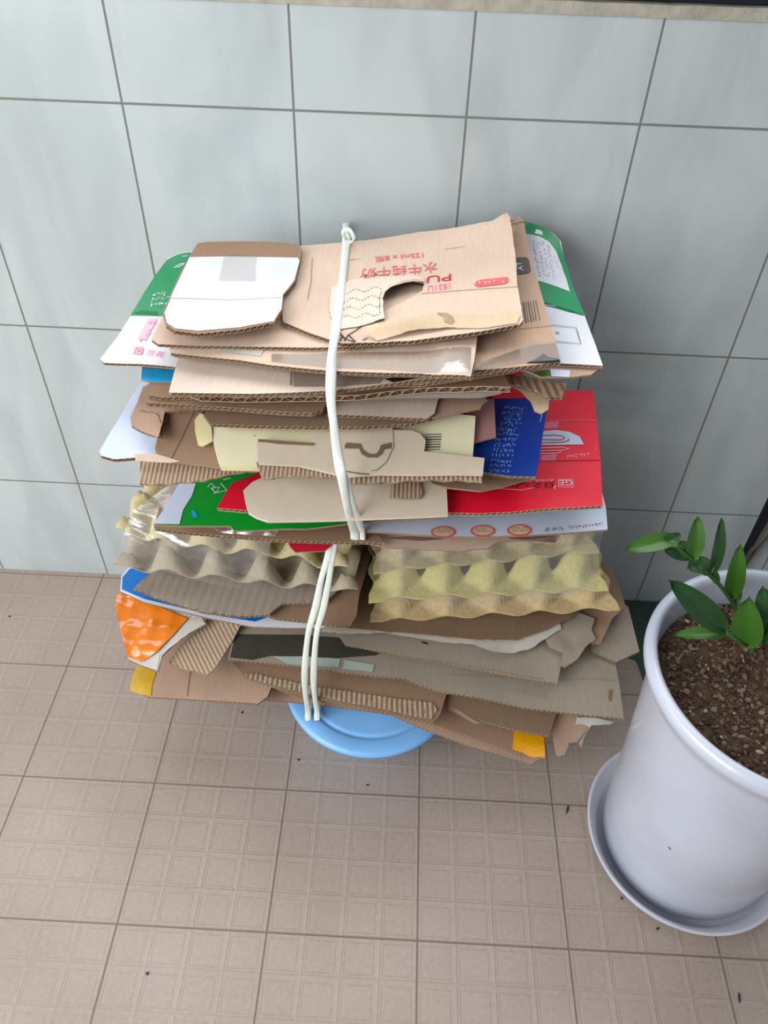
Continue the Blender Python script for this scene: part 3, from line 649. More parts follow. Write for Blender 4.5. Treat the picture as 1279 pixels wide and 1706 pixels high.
sheet('cardboard_sheet', 'dusty pink board poking out between the cream board and the blue box', s, [(780,668),(823,664),(826,728),(812,731),(788,738),(770,738)], .002, 'mauve', 'mauve', 'slab')
# brown panels at left
s = Surf(.603, a=.001, sy=.3)
def m(mb, s): stroke(mb, s, [(325,683),(300,735),(285,765)], 1.4, 'kraft_core'); decal(mb, s, [(224,757),(262,757),(300,769),(285,772),(262,771),(226,768)], 'kraft_light')
sheet('cardboard_box', 'brown flattened carton with a rounded lower corner and fold line, left of the cream box', s,
      [(272,683),(264,720),(258,748),(262,758),(280,767),(320,772),(366,778),(380,776),(360,740),(356,700),(330,683),('w',.42,-.27),('w',.34,-.27)], .003, 'kraft_brown', 'kraft_dark', 'slab', marks=m)
s = Surf(.6135, a=.002, f=20, bumps=[(235,710,.02,.025,-.006)])
def m(mb, s): stroke(mb, s, [(232,684),(262,690),(268,706)], 1.6, 'kraft_dark'); stroke(mb, s, [(240,680),(272,700)], 1.2, 'kraft_light')
sheet('cardboard_box', 'crumpled brown box end folded open at the left of the pile', s,
      [(238,644),(230,668),(217,697),(219,709),(240,720),(263,728),(270,706),(275,686),(330,683),('w',.42,-.25),('w',.34,-.2)], .003, 'kraft', 'kraft_core', 'board', marks=m, plies=2, jag=.0006)
# cream board
s = Surf(.6135, a=.0006, sx=.004, sy=.3)
sCream = s
def m(mb, s):
    for k in range(7): stroke(mb, s, [(709,725+k*4.2), (735-k*.4,724+k*4.2)], 1.6+(k*7 % 3)*.5, 'ink_grey')
    decal(mb, s, [(421,725),(425,725),(425,728),(421,728)], 'cream_yellow')
    decal(mb, s, [(345,716),(352,716),(352,722),(346,723)], 'cream_yellow')
sheet('cardboard_box', 'cream-coloured flattened box in the middle with a small barcode', s,
      [(349,705),(353,722),(356,740),(362,762),(368,777),(430,778),(600,786),(770,788),(786,780),(789,740),(792,693),(700,684),(500,684),(352,692)], .006, 'cream', 'cream_yellow', 'slab', marks=m, edge='cream_yellow', fill=0.022)
s = Surf(.6165, a=.001, sy=.5, bumps=[(340,740,.02,.02,.002)])
sheet('cardboard_flap', 'curled yellowish tuck-in flap at the left end of the cream box', s,
      [(333,688),(324,700),(325,720),(330,742),(338,744),(354,735),(352,712),(345,695)], .0015, 'cream_yellow', 'cream_yellow', 'slab', .006)
# die-cut insert
s = Surf(.6208, a=.0010, sy=.3, bumps=[(620,757,.02,.02,.002)])
def m(mb, s):
    decal(mb, s, [(574,742),(578,738),(600,740),(604,750),(614,757),(626,757),(632,750),(634,742),(652,738),(652,748),(640,749),(636,757),(628,763),(612,763),(602,757),(598,748),(574,748)], 'kraft_core', .0007, 0, .004)
    decal(mb, s, [(430,732),(524,739),(524,742),(430,737)], 'kraft_core', .0007)
    stroke(mb, s, [(654,748),(644,770),(628,784),(618,785)], 1.2, 'kraft_core'); stroke(mb, s, [(575,786),(600,790),(615,791)], 2, 'kraft_core')
    stroke(mb, s, [(654,711),(656,748)], 1, 'kraft_core')
sheet('cardboard_insert', 'stone-coloured die-cut insert with a half-round cut-out, across the cream box', s,
      [(428,735),(465,740),(523,743),(521,728),(524,714),(545,710),(654,710),(656,716),(685,717),(700,722),(709,734),(706,752),(735,755),(807,763),(804,791),(760,790),(700,791),(640,790),(575,794),(500,776),(430,772)], .002, 'stone', 'kraft', 'slab', marks=m, edge='stone')
s = Surf(.6165, a=.0005, sy=.3); s.flute = (0, .0046, .0010)
sheet('cardboard_flap', 'ribbed strip showing along the front of the die-cut insert, left of the string', s,
      [(427,771),(500,774),(560,771),(562,796),(520,794),(480,794),(440,798),(434,792)], .0012, 'flute', 'kraft_dark', 'slab', .0012, jag=.0003)
s = Surf(.6165, a=.0005, sy=.3); s.flute = (0, .0050, .0012)
sheet('cardboard_flap', 'ribbed strip along the front of the die-cut insert, right of the string', s,
      [(575,780),(640,786),(804,786),(803,804),(790,802),(700,800),(650,804),(600,806),(575,806)], .0012, 'flute', 'kraft_dark', 'slab', .0012, jag=.0003)
# boards above cream
s = Surf(.6305, sx=.02, a=.0012)
sheet('cardboard_sheet', 'folded dark-edged carton lying directly on the cream box', s,
      [(338,690),(350,706),(420,709),(520,711),(600,711),(680,706),(730,694),('w',.62,-.2),('w',.38,-.2)], .004, 'kraft_dark', 'kraft_dark', jag=.0008)
s = Surf(.6335, sx=.03, a=.0008)
sheet('cardboard_sheet', 'mauve-brown torn sheet with a notched right end above the cream box', s,
      [(690,690),(727,696),(780,684),(800,680),(805,672),(812,668),(806,655),('w',.68,-.2),('w',.55,-.2)], .0022, 'kraft', 'kraft_dark', 'slab', jag=.0012)
s = Surf(.6375, sx=.03, a=.0007)
sheet('cardboard_sheet', 'pale pinkish board with a rounded right end, right of the string above the cream box', s,
      [(545,668),(545,690),(600,692),(660,695),(712,697),(724,688),(728,670),('w',.6,-.2),('w',.48,-.2)], .004, 'kraft_pale', 'kraft_dark')
s = Surf(.6475, sx=.03, a=.0007)
sheet('cardboard_sheet', 'long brown double board with a rounded right corner, left of the string', s,
      [(270,652),(241,662),(243,671),(300,674),(400,680),(470,686),(521,688),(537,682),(545,671),('w',.5,-.2),('w',.32,-.2)], .0038, 'kraft_brown', 'kraft_dark', plies=2)
s = Surf(.6575, sx=.05, a=.0008)
sheet('cardboard_sheet', 'short brown board jutting left just below the blue foil', s, [(250,638),(240,645),(248,658),(270,662),(330,660),('w',.42,-.2),('w',.34,-.2)], .004, 'kraft_brown', 'kraft_dark')
s = Surf(.6585, sx=.05, a=.001)
sheet('cardboard_sheet', 'thin whitish liner sheet beneath the wavy-edged board', s,
      [(380,660),(450,662),(540,665),(620,664),(720,662),(800,662),(835,655),('w',.66,-.2),('w',.4,-.2)], .0012, 'grey_white', 'kraft_dark', 'slab', jag=.0006)
# right folded ends
s = Surf(.647, sx=.05, a=.0015, bumps=[(900,680,.03,.03,.004)])
sheet('cardboard_flap', 'rounded tan tuck tab curling down over the blue box on the right', s,
      [(850,640),(868,651),(884,668),(890,684),(902,689),(913,682),(915,666),(908,656),(890,644)], .0015, 'torn', 'kraft', 'slab', .006)
s = Surf(.6525, sx=.05, a=.0015); s.flute = (.15, .0085, .0011)
sheet('cardboard_sheet', 'torn ribbed board end sticking out at the right above the red box', s,
      [(840,622),(900,632),(943,640),(940,655),(936,662),(915,664),(900,655),(870,644),(845,640),('w',.66,-.2)], .003, 'flute', 'kraft_dark', 'board', .0022, .0008)
s = Surf(.6625, sx=.06, a=.0005)
o = sheet('foil_pouch', 'sky-blue shiny foil corner under the green and white carton at the left', s,
      [(237,605),(235,632),(250,636),(285,636),(300,610),('w',.4,-.2)], .002, 'sky', 'white', 'slab', cat='foil packet', group=None)
# big-wave board
s = Surf(.6668, sx=.06, a=.0008)
sheet('cardboard_sheet', 'wide board whose cut front edge shows large open waves, upper middle of the pile', s,
      [(300,648),(335,660),(400,662),(470,661),(540,660),(600,658),(664,650),(720,645),(765,645),(800,643),(851,645),(840,628),('w',.66,-.18),('w',.36,-.18)], .0066, 'kraft_brown', 'kraft_dark', pitch=.0125, edge='kraft_light')
s = Surf(.6735, sx=.07, a=.0008)
# green and white carton running the full width
GS = dict(sx=.075, a=.0009)
s = Surf(.6805, bumps=[(905,400,.075,.06,.036), (300,440,.07,.06,.014), (180,600,.04,.03,-.002)], **GS)
sBag = s
def m(mb, s):
    decal(mb, s, [(330,424),(314,421),(297,424),(279,433),(258,460),(240,488),(217,526),(265,527),(330,527)], 'green', .0006)
    decal(mb, s, [(222,523),(235,518),(262,520),(264,526)], 'green3', .0009)
    for q in ([(308,440),(298,446),(290,447),(300,441),(306,440)], [(312,427),(304,429)]): stroke(mb, s, q, 2.5, 'white', .001)
    scrawl(mb, s, (256,489), (290,485), (250,514), 3, 'white', 3, .8, .001, 1.6)
    text(mb, s, '兰花', (243,592), (272,597), (247,583), 'pink_text', .001)
    text(mb, s, '▣', (224,590), (236,592), (227,580), 'pink_text', .001)
    decal(mb, s, [(222,578),(238,578),(238,592),(219,590)], 'pale_pink', .0006)
    decal(mb, s, [(248,532),(262,532),(244,566),(228,566)], 'pale_pink', .0006)
    scrawl(mb, s, (250,536), (264,536), (228,574), 4, 'pink_text', 9, .8, .0009, .8)
    scrawl(mb, s, (206,552), (213,550), (200,566), 3, 'pink_text', 10, .8, .0009, .6, .6)
    # right end
    decal(mb, s, [(872,370),(897,376),(918,388),(932,402),(936,419),(945,445),(956,484),(974,525),(950,521),(920,512),(895,505),(870,500)], 'green', .0006)
    decal(mb, s, [(876,391),(898,395),(915,405),(926,420),(935,443),(943,466),(949,487),(925,478),(900,470),(870,467)], 'white', .0010)
    decal(mb, s, [(893,383),(902,386),(904,393),(890,390)], 'white', .0010)
    stroke(mb, s, [(905,505),(935,514),(972,526)], 3, 'green3', .0011); stroke(mb, s, [(906,509),(925,512)], 1.6, 'white', .0013)
    scrawl(mb, s, (884,400), (896,462), (916,404), 4, 'ink_lav', 14, .8, .0014, .75)
    scrawl(mb, s, (918,424), (928,448), (930,430), 2, 'pale_pink', 15, .8, .0014, 1)
    for q in ([(905,541),(959,547),(967,574),(917,569)],): stroke(mb, s, q, 1.2, 'green3', .0011)
    text(mb, s, '净', (924,557), (932,558), (923,553), 'green3', .0012)
sheet('cardboard_box', 'green and white printed carton near the top, sticking out at both sides of the pile', s,
      [(330,418),(316,419),(296,422),(279,431),(217,527),(195,562),(167,598),(172,604),(230,606),(292,611),(400,640),(700,640),(850,618),(900,603),(950,606),(1004,609),(992,575),(974,527),(956,484),(945,446),(937,419),(934,402),(920,388),(898,376),(872,372),('w',.6,-.03),('w',.35,-.03)],
      .0035, 'white', 'kraft', 'board', marks=m, edge='kraft')
s = Surf(.6755, sx=.075, a=.0012)
sheet('cardboard_flap', 'brown inner flap with a green and white label, below the right-hand top cartons', s,
      [(860,610),(940,612),(1000,613),(985,624),(950,628),(900,628)], .002, 'kraft', 'kraft_dark', 'slab', jag=.0008,
      marks=lambda mb, s: (decal(mb, s, [(888,621),(914,616),(918,626),(900,628)], 'leaf2', .0008), decal(mb, s, [(916,616),(950,618),(948,629),(918,628)], 'blue_white', .0008)))
# pale board under the taped one
s = Surf(.6915, sx=.075, a=.0005)
o = sheet('cardboard_sheet', 'pale smooth kraft board with a dark slot, below the shiny taped board on the left', s,
      [(299,590),(290,620),(281,654),(340,655),(420,656),(485,654),(560,650),(640,640),(700,632),(790,626),('w',.66,-.14),('w',.36,-.14)], .0035, 'kraft_pale', 'kraft', 'board', plies=2,
      marks=lambda mb, s: (stroke(mb, s, [(485,617),(484,643)], 2, 'kraft_dark'), decal(mb, s, [(640,632),(690,624),(700,630),(655,638)], 'ink', .0007)))
tape_part(o, s, [(488,618),(560,624),(640,630),(632,640),(560,645),(488,645)], 'tape', 'clear_tape')
# right top carton with barcode
s = Surf(.7022, sx=.08, a=.0007, bumps=[(868,385,.05,.06,.024)])
def m(mb, s):
    decal(mb, s, [(860,430),(876,429),(881,434),(884,452),(880,456),(862,458)], 'ink_grey', .0007)
    text(mb, s, 'AT', (872,452), (868,437), (863,452), 'white', .001)
    scrawl(mb, s, (848,366), (874,361), (850,378), 2, 'ink_grey', 31, .7)
    for k, (a_, b_) in enumerate(zip((871,875,879,883,888,892), (875,879,884,888,892,898))):
        stroke(mb, s, [(a_,504-k*.6), (b_+1,538-k*.8)], (2.2, 1, 1.8, 1, 1.2, 1)[k], 'ink_grey')
    stroke(mb, s, [(835,552),(870,548),(922,543)], 1, 'kraft_dark')
    decal(mb, s, [(876,606),(895,597),(905,590),(913,596),(928,598),(934,603),(925,606),(900,606)], 'ink', .0008, .0008)
    stroke(mb, s, [(905,600),(915,600),(924,601)], 1.6, 'sky', .001)
o = sheet('cardboard_box', 'kraft carton with a barcode and black rounded label, right of the red-printed one', s,
      [(842,368),(866,361),(873,364),(874,378),(882,420),(896,470),(912,525),(924,565),(934,603),(900,607),(840,613),(785,617),(700,620),('w',.5,-.2),('w',.52,-.03)], .0038, 'kraft', 'kraft_dark', marks=m, plies=2)
tape_part(o, s, [(885,575),(925,572),(935,600),(905,603),(870,606),(820,613),(790,616),(800,605)], 'tape', 'clear_tape', jag=.0012, lift=.0014)
# taped crinkled board
s = Surf(.7112, sx=.08, a=.0008, bumps=[(742,600,.006,.03,.0035), (758,600,.005,.03,.003), (772,600,.005,.03,.003)])
o = sheet('cardboard_sheet', 'cardboard sheet under shiny clear tape with a crinkled right end, upper front', s,
      [(282,576),(284,588),(340,594),(400,600),(450,608),(520,615),(560,618),(640,621),(700,622),(740,624),(784,627),(790,600),(795,560),('w',.62,-.12),('w',.36,-.12)], .0036, 'kraft_light', 'kraft_dark', plies=2, grid=.006,
      marks=lambda mb, s: decal(mb, s, [(330,578),(380,579),(440,583),(434,594),(380,588)], 'grey_white', .0006))
tape_part(o, s, [(452,590),(520,590),(600,588),(690,587),(785,580),(783,622),(740,621),(640,617),(540,613),(452,604)], 'tape', 'clear_tape', grid=.005)
# left kraft board beneath white-topped carton
s = Surf(.7165, sx=.085, a=.0008)
sheet('cardboard_sheet', 'brown kraft sheet showing below the white-topped panel at the upper left', s,
      [(318,424),(285,500),(262,545),(252,565),(263,573),(330,576),(400,577),(460,578),(520,579),(600,577),(650,572),('w',.6,-.2),('w',.55,-.1),('w',.3,-.09)], .0036, 'kraft_light', 'kraft_dark', plies=1)
# red printed milk carton
s = Surf(.7225, sx=.085, a=.0008, bumps=[(845,366,.06,.05,.02), (560,575,.05,.02,-.002), (470,480,.02,.02,.001)])
sMilk = s
def m(mb, s):
    text(mb, s, '水牛纯牛奶', (727,437), (603,449), (729,454), 'red_text'); text(mb, s, '125ml x 8瓶', (704,421), (624,428), (706,431), 'red_text')
    text(mb, s, 'PU', (751,457), (711,461), (751,468), 'crimson'); text(mb, s, '1831U', (749,472), (712,477), (750,482), 'pink_text')
    decal(mb, s, [(792,470),(800,467),(844,462),(847,465),(846,471),(840,474),(796,479),(790,476)], 'red_text', .0007)
    scrawl(mb, s, (797,469), (842,465), (798,477), 1, 'kraft_pale', 44, .8, .0011, 1.2)
    stroke(mb, s, [(700,490),(760,485),(866,478)], 1.3, 'kraft_dark'); stroke(mb, s, [(575,434),(600,432)], 1.2, 'kraft_dark'); stroke(mb, s, [(740,416),(775,411)], 1, 'kraft_dark')
    stroke(mb, s, [(600,462),(610,458),(606,470)], 1.6, 'ink'); stroke(mb, s, [(625,456),(627,459)], 4, 'kraft_core'); stroke(mb, s, [(607,466),(622,470),(640,468)], 1, 'ink_grey')
    for q in ([(566,556),(575,566),(590,571)], [(573,569),(580,559),(592,552),(604,543),(640,534)], [(580,559),(592,571)], [(566,570),(571,560)], [(604,568),(612,564)]): stroke(mb, s, q, 1.8, 'ink', .001)
    stroke(mb, s, [(520,430),(518,470),(512,500)], 1, 'kraft_dark')
o = sheet('cardboard_box', 'kraft carton printed upside down in red, topmost on the right under the string loop', s,
      [(500,409),(560,405),(620,399),(700,386),(780,375),(820,368),(843,354),(849,361),(853,385),(858,420),(862,478),(866,500),(871,533),(866,540),(800,552),(740,560),(690,567),(640,570),(600,571),(570,572),(550,566),(520,556),(500,548),(472,536),(469,515),(472,480),(480,440)],
      .0042, 'kraft_light', 'kraft_dark', marks=m, jag=.0007, grid=.01, hole=[(640,478),(686,468),(706,472),(704,483),(690,493),(668,505),(652,512),(638,518),(634,500)])
s2 = Surf(.7225, sx=.085, a=.0008, seed=s.seed); s2.b = list(s.b); p = s.hit(668,486); s2.b.append((p.x, p.y, .035, .022, .007)); p = s.hit(636,520); s2.b.append((p.x, p.y, .012, .02, .004))
mb = MB(); board(mb, s2, prep(s2, [(552,480),(590,467),(635,463),(690,461),(704,465),(706,471),(688,470),(668,474),(652,479),(641,488),(637,500),(640,532),(600,545),(560,552),(548,520)], .0008, .004), .0014, .0012, .007, 'kraft_pale', 'kraft_dark')
for r in range(4):
    for c in range(14): stroke(mb, s2, [(567+c*5+random.uniform(-1,1), 490+r*14-c*.6+3*math.sin(c+r)), (569.5+c*5, 490.5+r*14-c*.6+3*math.sin(c+r))], 1.6, 'kraft_core', .0021)
q_ = child_build(mb, 'torn_ply', o); q_['label'] = 'pale torn ply with a ragged edge and rows of perforations'
s3 = Surf(.7225, sx=.085, a=.0008, seed=s.seed); s3.b = list(s.b)
for px_, py_, h_ in ((640,556,.009), (680,548,.008), (720,538,.005), (790,536,.002)):
    p = s.hit(px_, py_); s3.b.append((p.x, p.y, .03, .008, h_))
mb = MB(); slab(mb, s3, prep(s3, [(608,546),(640,540),(700,527),(728,522),(750,524),(800,528),(852,520),(866,527),(861,540),(800,548),(745,546),(690,551),(640,566),(628,568),(616,560)], .0008, .004), .0012, .0008, .004, 'torn', 'kraft_light', 'kraft')
decal(mb, s3, [(728,523),(745,524),(757,537),(752,543),(740,538)], 'flute', .0018, .0008, .004)
q_ = child_build(mb, 'rolled_liner', o); q_['label'] = 'tan torn liner rolled up along the front edge'
# white topped panel
s = Surf(.7295, sx=.085, a=.0008, bumps=[(330,545,.09,.03,.007), (455,520,.03,.03,.004), (420,408,.1,.02,.002)])
def m(mb, s):
    decal(mb, s, [(316,429),(375,428),(440,429),(496,430),(499,436),(490,468),(471,492),(469,516),(456,536),(400,546),(330,552),(292,548),(278,539),(274,521),(287,490)], 'white', .0006)
    stroke(mb, s, [(284,498),(330,499),(380,501),(468,497)], 1.3, 'ink_lav', .0012)
o = sheet('cardboard_box', 'flattened carton with a white printed face, topmost on the left', s,
      [(330,405),(345,403),(420,402),(470,404),(500,408),(503,415),(499,438),(492,468),(472,492),(470,516),(457,538),(400,549),(330,556),(290,551),(276,541),(271,521),(284,490),(300,455),(315,428)], .0042, 'kraft_brown', 'kraft_dark', marks=m, jag=.0005, grid=.01, edge='kraft_core')
tape_part(o, s, [(374,424),(428,426),(425,470),(364,470)], 'dull_tape', 'clear_tape', jag=.0008, lift=.0016)

# ---------------------------------------------------------------- white plastic strings
def pull(p, d=.004): return p+(CAM-p).normalized()*d
def smooth(pts, n=6):
    pts = [Vector(p) for p in pts]; out = []
    for i in range(len(pts)-1):
        p0, p1, p2, p3 = pts[max(i-1, 0)], pts[i], pts[i+1], pts[min(i+2, len(pts)-1)]
        for k in range(n):
            t = k/n; out.append(.5*((2*p1)+(-p0+p2)*t+(2*p0-5*p1+4*p2-p3)*t*t+(-p0+3*p1-3*p2+p3)*t*t*t))
    out.append(pts[-1]); return out
def strap(mb, pts, wd, fl=.35, n=7, tw=.0):
    P = smooth(pts, n); mb.tube(P, lambda t: wd*(1+.12*math.sin(t*31)), 'rope', 10, fl, tw, up=Vector((0, -.7, .7)))
mb = MB()
top = [at_l(577,392,.722)+Vector((0,.0,.0)), pull(sMilk.hit(577,402)), pull(sMilk.hit(573,440)), pull(sMilk.hit(566,500)), pull(sMilk.hit(558,556), .005), pull(at_l(555,574,.7245), .006)]
_a, _b = pull(at_l(555,574,.7245), .006), pull(at_l(563,760,.630), .009)
down = [at_y(px_, py_, _a.y+(_b.y-_a.y)*(_a.z-at_l(px_, py_, zz).z)/(_a.z-_b.z)-.002) for px_, py_, zz in ((552,612,.708), (551,662,.68), (556,708,.655))]+[_b]
strap(mb, top+down+[pull(at_l(570,800,.615), .006), pull(at_l(580,850,.577), .006), pull(at_l(590,884,.532), .006), at_l(592,890,.5205), Vector((at_l(592,890,.5205).x, -.2, ZR(.5175)))], .0047)
strap(mb, down[1:]+[pull(at_l(574,796,.615), .006), pull(at_l(590,845,.580), .006), pull(at_l(603,884,.532), .006), at_l(604,890,.5205), Vector((at_l(604,890,.5205).x, -.2, ZR(.5175)))], .0036)
strap(mb, [pull(sMilk.hit(576,400), .006), at_l(571,388,.733), at_l(575,382,.74), at_l(583,384,.742), at_l(589,396,.735), pull(sMilk.hit(584,404), .006), pull(sMilk.hit(576,403), .006)], .0022, .5)
bk = at_y(577,402,-.012); strap(mb, [pull(sMilk.hit(577,402), .002), Vector((bk.x, -.018, .712)), Vector((bk.x, -.009, .69)), Vector((bk.x+.01, -.009, .60)), Vector((bk.x+.02, -.012, .47))], .004)
tag(mb.build('packing_string'), 'white plastic string tied round the upper bundle with a small loop on top', 'string')
mb = MB()
for x0, x1, xm in ((550,507,530), (556,522,543)):
    a = pull(at_l(x0+1,897,.5165), .004); e = pull(at_l(x1+6,1184,.299), .008)
    mid = []
    for px_, py_ in ((x0-3,925), (xm+5,965), (xm-4,1010), ((xm+x1)/2-5,1055), (x1+1,1110), (x1+1,1150)):
        yy = a.y-.05; d_ = ray(px_, py_)       # taut line from the upper edge to the lowest front edge
        lo, hi = .4, 1.6
        for _ in range(30):
            m_ = (lo+hi)/2; q = CAM+d_*m_; f_ = (a.z-q.z)/(a.z-e.z); lim = a.y+(e.y-a.y)*f_-.022*math.sin(math.pi*min(1, max(0, f_)))**.6
            if q.y < lim: lo = m_
            else: hi = m_
        mid.append(CAM+d_*hi)
    strap(mb, [Vector((a.x, -.15, a.z-.012)), Vector((a.x, a.y+.02, a.z-.006)), a]+mid+[e, at_l(x1+7,1189,.288), Vector((at_l(x1+7,1189,.286).x, -.2, ZR(.286)))], .0042)
tag(mb.build('packing_string'), 'doubled white plastic string running down the lower bundle to the blue basin', 'string')

# ================================================================ potted plant
PC = Vector((.9795, -.4575)); 
mb = MB(); mb.lathe([(0, .004), (.112, .004), (.122, .007), (.136, .034), (.1415, .0355), (.1405, .031), (.128, .0), (0, 0)], PC, 'saucer')
tag(mb.build('plant_saucer'), 'round white plastic saucer under the white flower pot', 'saucer')
pt = empty('potted_plant', (PC.x, PC.y, .0045), 'tall white flower pot with a young glossy green plant, right of the pile', 'potted plant')
mb = MB(); mb.lathe([(0, .0046), (.108, .0046), (.1145, .012), (.118, .05), (.1235, .15), (.1305, .27), (.1385, .375), (.1425, .392), (.150, .402), (.1545, .412), (.1545, .420), (.1515, .4255), (.145, .427), (.1415, .4235), (.1395, .415), (.1365, .39), (.1335, .365), (.13, .33), (0, .33)], PC, 'pot', 128)
d = ray(1115,1413); k = .8
while True:      # small scuff where the sight line meets the side of the pot
    q = CAM+d*k
    if math.hypot(q.x-PC.x, q.y-PC.y) < .1235+(q.z-.15)*.0583+.0004 or k > 1.6: break
    k += .0005
nr = Vector((q.x-PC.x, q.y-PC.y, 0)).normalized(); tg = Vector((-nr.y, nr.x, 0)); a_, b_ = tg*.0022+Vector((0,0,-.0012)), tg*.0003+Vector((0,0,.0006))
mb.add([q+nr*.0004+a_+b_, q+nr*.0004-a_+b_, q+nr*.0004-a_-b_, q+nr*.0004+a_-b_], [(0,1,2,3)], 'speck')
child_build(mb, 'pot', pt)
mb = MB(); rs = random.Random(4)
n_r, n_a = 26, 84; vs = [(PC.x, PC.y, .388)]
def soil_z(x, y): return .386+.006*noise.noise(Vector((x*14, y*14, 2)))+.0035*noise.noise(Vector((x*60, y*60, 5)))-.008*max(0, (math.hypot(x-PC.x, y-PC.y)-.11)/.03)
for i in range(1, n_r+1):
    for j in range(n_a):
        r = .1365*i/n_r; a = 2*math.pi*j/n_a; x, y = PC.x+r*math.cos(a), PC.y+r*math.sin(a); vs.append((x, y, soil_z(x, y)))
fs = [(0, 1+j, 1+(j+1) % n_a) for j in range(n_a)]+[(1+(i-1)*n_a+j, 1+i*n_a+j, 1+i*n_a+(j+1) % n_a, 1+(i-1)*n_a+(j+1) % n_a) for i in range(1, n_r) for j in range(n_a)]
mb.add(vs, fs, 'soil', True)
ico = bmesh.new(); bmesh.ops.create_icosphere(ico, subdivisions=1, radius=1); IV = [v.co.copy() for v in ico.verts]; IF = [[v.index for v in f.verts] for f in ico.faces]; ico.free()
for k in range(4200):
    r = .134*math.sqrt(rs.random()); a = rs.random()*2*math.pi; x, y = PC.x+r*math.cos(a), PC.y+r*math.sin(a)
    sz = rs.choice((.0010, .0014, .0019, .0026, .0042))*rs.uniform(.7, 1.2); q = Vector((rs.random(), rs.random(), rs.random()))*9
    rot = Matrix.Rotation(rs.random()*6, 3, 'Z') @ Matrix.Rotation(rs.random()*3, 3, 'X'); sc = Vector((1, rs.uniform(.5, 1), rs.uniform(.4, .8)))
    V = [rot @ Vector((v.x*sc.x, v.y*sc.y, v.z*sc.z))*sz*(1+.35*noise.noise(v*1.3+q))+Vector((x, y, soil_z(x, y)+sz*.25)) for v in IV]
    mb.add(V, IF, rs.choice(('pebble', 'pebble2', 'pebble2', 'soil', 'soil', 'pebble3' if rs.random() < .15 else 'pebble')))
o = child_build(mb, 'potting_soil', pt); o['kind'] = 'stuff'
def leaf(parent, b, t, wd, m, bend=.006, nrm=None, roll=0, vein=True):
    B, T = Vector(b), Vector(t); ax = T-B; L = ax.length; ax.normalize(); view = ((CAM-(B+T)/2).normalized()) if nrm is None else Vector(nrm).normalized()
    side = ax.cross(view).normalized(); side = (Matrix.Rotation(roll, 3, ax) @ side); n = side.cross(ax).normalized(); N, Mx = 18, 6; vs = []
    for i in range(N+1):
        u = i/N; wu = wd/2*(math.sin(math.pi*u**.9)**.62)*(1-.1*u)+.0006
        for j in range(-Mx, Mx+1):
            v = j/Mx; vs.append(B+ax*L*u+side*wu*v+n*(bend*math.sin(math.pi*u)+abs(v)**1.3*wd*.13-.0008*(1-abs(v))))
    w_ = 2*Mx+1; fs = [(i*w_+j, i*w_+j+1, (i+1)*w_+j+1, (i+1)*w_+j) for i in range(N) for j in range(w_-1)]
    mb = MB(); mb.add(vs, fs, m, True); mb.add([q-n*.0006 for q in vs], [f[::-1] for f in fs], 'leaf3', True)
    rim = [j for j in range(w_)]+[i*w_+w_-1 for i in range(1, N+1)]+[N*w_+j for j in range(w_-2, -1, -1)]+[i*w_ for i in range(N-1, 0, -1)]
    k = len(rim); mb.add([vs[i] for i in rim]+[vs[i]-n*.0006 for i in rim], [(i, i+k, (i+1) % k+k, (i+1) % k) for i in range(k)], m)
    return child_build(mb, 'leaf', parent)
base = at_z(1232,1028,.384); Yb = base.y
def ap(px, py, dy=0): return at_y(px, py, Yb+dy)
PXM = (base-CAM).length/F_PX
spts = smooth([base, ap(1219,1002,-.002), ap(1196,972,-.006), ap(1164,943,-.012), ap(1151,931,-.014), ap(1123,909,-.018)], 5)
mb = MB(); mb.tube(spts, lambda t: .0032*(1-.55*t), 'leaf_stem', 10); stm = child_build(mb, 'stem', pt)
for (bx, by, tx, ty, wp, m, b1, d0, d1, rl) in [
    (1128,897, 1041,917, 24, 'leaf2', .006, -.018, -.03, .2), (1104,906, 1133,889, 18, 'leaf', .003, -.022, -.018, .3), (1148,931, 1106,913, 17, 'leaf', -.003, -.014, -.024, -.3),
    (1149,927, 1127,903, 22, 'leaf3', .003, -.012, -.004, .5), (1154,932, 1162,860, 23, 'leaf2', .004, -.013, .0, .2), (1185,958, 1201,863, 18, 'leaf', .005, -.006, .01, .5),
    (1163,941, 1144,948, 24, 'leaf', .003, -.014, -.024, .1), (1182,957, 1164,927, 22, 'leaf3', .002, -.008, .002, .3), (1194,972, 1188,947, 11, 'leaf3', .001, -.006, .0, 0),
    (1219,997, 1233,906, 25, 'leaf2', .006, -.002, .004, .1), (1216,992, 1213,958, 14, 'leaf3', .001, .004, .01, .2), (1223,1006, 1230,974, 14, 'leaf3', .001, -.001, .002, .2)]:
    leaf(stm, ap(bx, by, d0), ap(tx, ty, d1), wp*PXM, m, b1, None, rl)
b2 = at_z(1250,1092,.384)
mb = MB(); mb.tube(smooth([b2, b2+Vector((-.002, 0, .012)), b2+Vector((-.006, .004, .028))], 4), .0028, 'leaf_stem', 8); stm2 = child_build(mb, 'stem', pt)
def ap2(px, py, dy=0): return at_y(px, py, b2.y+dy)
leaf(stm2, ap2(1208,1052,-.004), ap2(1113,966,.008), 36*PXM, 'leaf', .004, None, .15)
leaf(stm2, ap2(1214,1056,-.004), ap2(1122,1059,-.006), 19*PXM, 'leaf2', .006, None, .3)
leaf(stm2, ap2(1245,1076,-.004), ap2(1248,993,.006), 42*PXM, 'leaf2', .006, None, -.1)
leaf(stm2, ap2(1290,1035,.0), ap2(1270,976,.012), 34*PXM, 'leaf', .006, None, -.2)
leaf(stm2, ap2(1272,1070,.0), ap2(1276,1022,.012), 24*PXM, 'leaf', .002, None, .2)
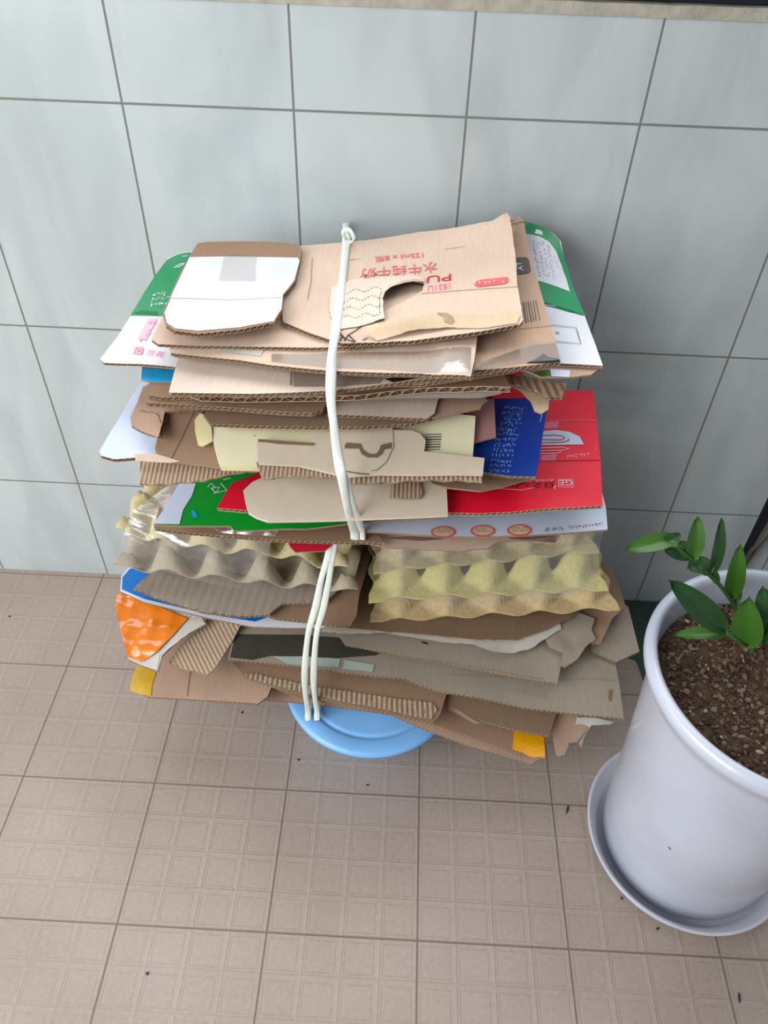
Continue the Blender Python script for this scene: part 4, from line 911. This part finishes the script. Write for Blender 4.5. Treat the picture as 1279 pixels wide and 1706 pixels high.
mb = MB(); mb.tube([ap2(1245,1076,-.004), ap2(1225,1066,-.005), ap2(1208,1053,-.004)], .0016, 'leaf_stem', 8); mb.tube([ap2(1247,1078,-.004), ap2(1228,1066,-.005), ap2(1212,1056,-.004)], .0014, 'leaf_stem', 8)
mb.tube([b2+Vector((-.005, .003, .022)), ap2(1275,1062), ap2(1290,1036)], .0018, 'leaf_stem', 8); child_build(mb, 'twig', stm2)

# ---------------------------------------------------------------- things at the right edge, litter
def line3(a, b, t): return a.lerp(b, t)
fr = empty('metal_stand', (1.2, -.05, 0), 'leaning steel rod frame with a black strip behind the flower pot', 'metal frame')
a0, a1 = at_y(1279,848,-.03), at_y(1243,922,-.03)
def ext(a, b, z):
    t = (z-a.z)/(b.z-a.z); return a.lerp(b, t)
mb = MB()
A, B = ext(a0, a1, .012), ext(a0, a1, .60); mb.tube([A, B], .009, 'black', 4); child_build(mb, 'black_strip', fr)
for px0, px1, yy in ((1279,1252,-.036), (1290,1262,-.034)):
    q0, q1 = at_y(px0,872 if px0 < 1285 else 880, yy), at_y(px1,915, yy); mb = MB(); mb.tube([ext(q0, q1, .006), ext(q0, q1, .6)], .0042 if px0 < 1285 else .003, 'metal', 12); child_build(mb, 'rod', fr)
mb = MB(); P3 = [(1010,997),(1105,993),(1120,1040),(1100,1120),(1078,1150),(1060,1100),(1000,1080),(960,1040)]
Q = [at_z(px, py, .002) for px, py in P3]; Q = [Vector((q.x, min(q.y, -.004), .0022)) for q in Q]; n = len(Q)
mb.add(Q+[q-Vector((0,0,.0021)) for q in Q], [tuple(range(n))[::-1], tuple(range(n, 2*n))]+[(i, (i+1) % n, (i+1) % n+n, i+n) for i in range(n)], 'teal')
tag(mb.build('plastic_mat'), 'dark teal plastic mat lying on the floor between the pile and the pot', 'mat')
for i, (px, py, lab) in enumerate([(16,1027,'dark dried crumb on the floor at the left edge of the picture'), (403,1187,'tiny dark crumb on the floor just left of the blue basin'), (497,1266,'tiny dark crumb on the floor in front of the blue basin'),
       (612,1308,'small dark crumb on the floor in front of the basin right side'), (945,1349,'thin dark sliver on the floor left of the saucer'), (1035,1497,'small dark crumb on the floor touching the saucer rim'), (1095,1547,'small dark curl on the floor in front of the saucer'),
       (1231,1663,'bluish dark sliver on the floor at the lower right corner'), (245,1622,'small dark crumb on the floor at the lower left')]):
    q = at_z(px, py, .0008); mb = MB(); sl = 4.5 if 'sliver' in lab else 1.6
    V = [Vector((v.x*.0016*sl, v.y*.0016, v.z*.0011))*(1+.4*noise.noise(v*2+Vector((i, 0, 0)))) for v in IV]; rz = Matrix.Rotation(i*1.1, 3, 'Z')
    mb.add([rz @ v+q+Vector((0, 0, .0004)) for v in V], IF, 'speck'); tag(mb.build('floor_crumb'), lab, 'crumb', 'crumbs of dirt on the floor')
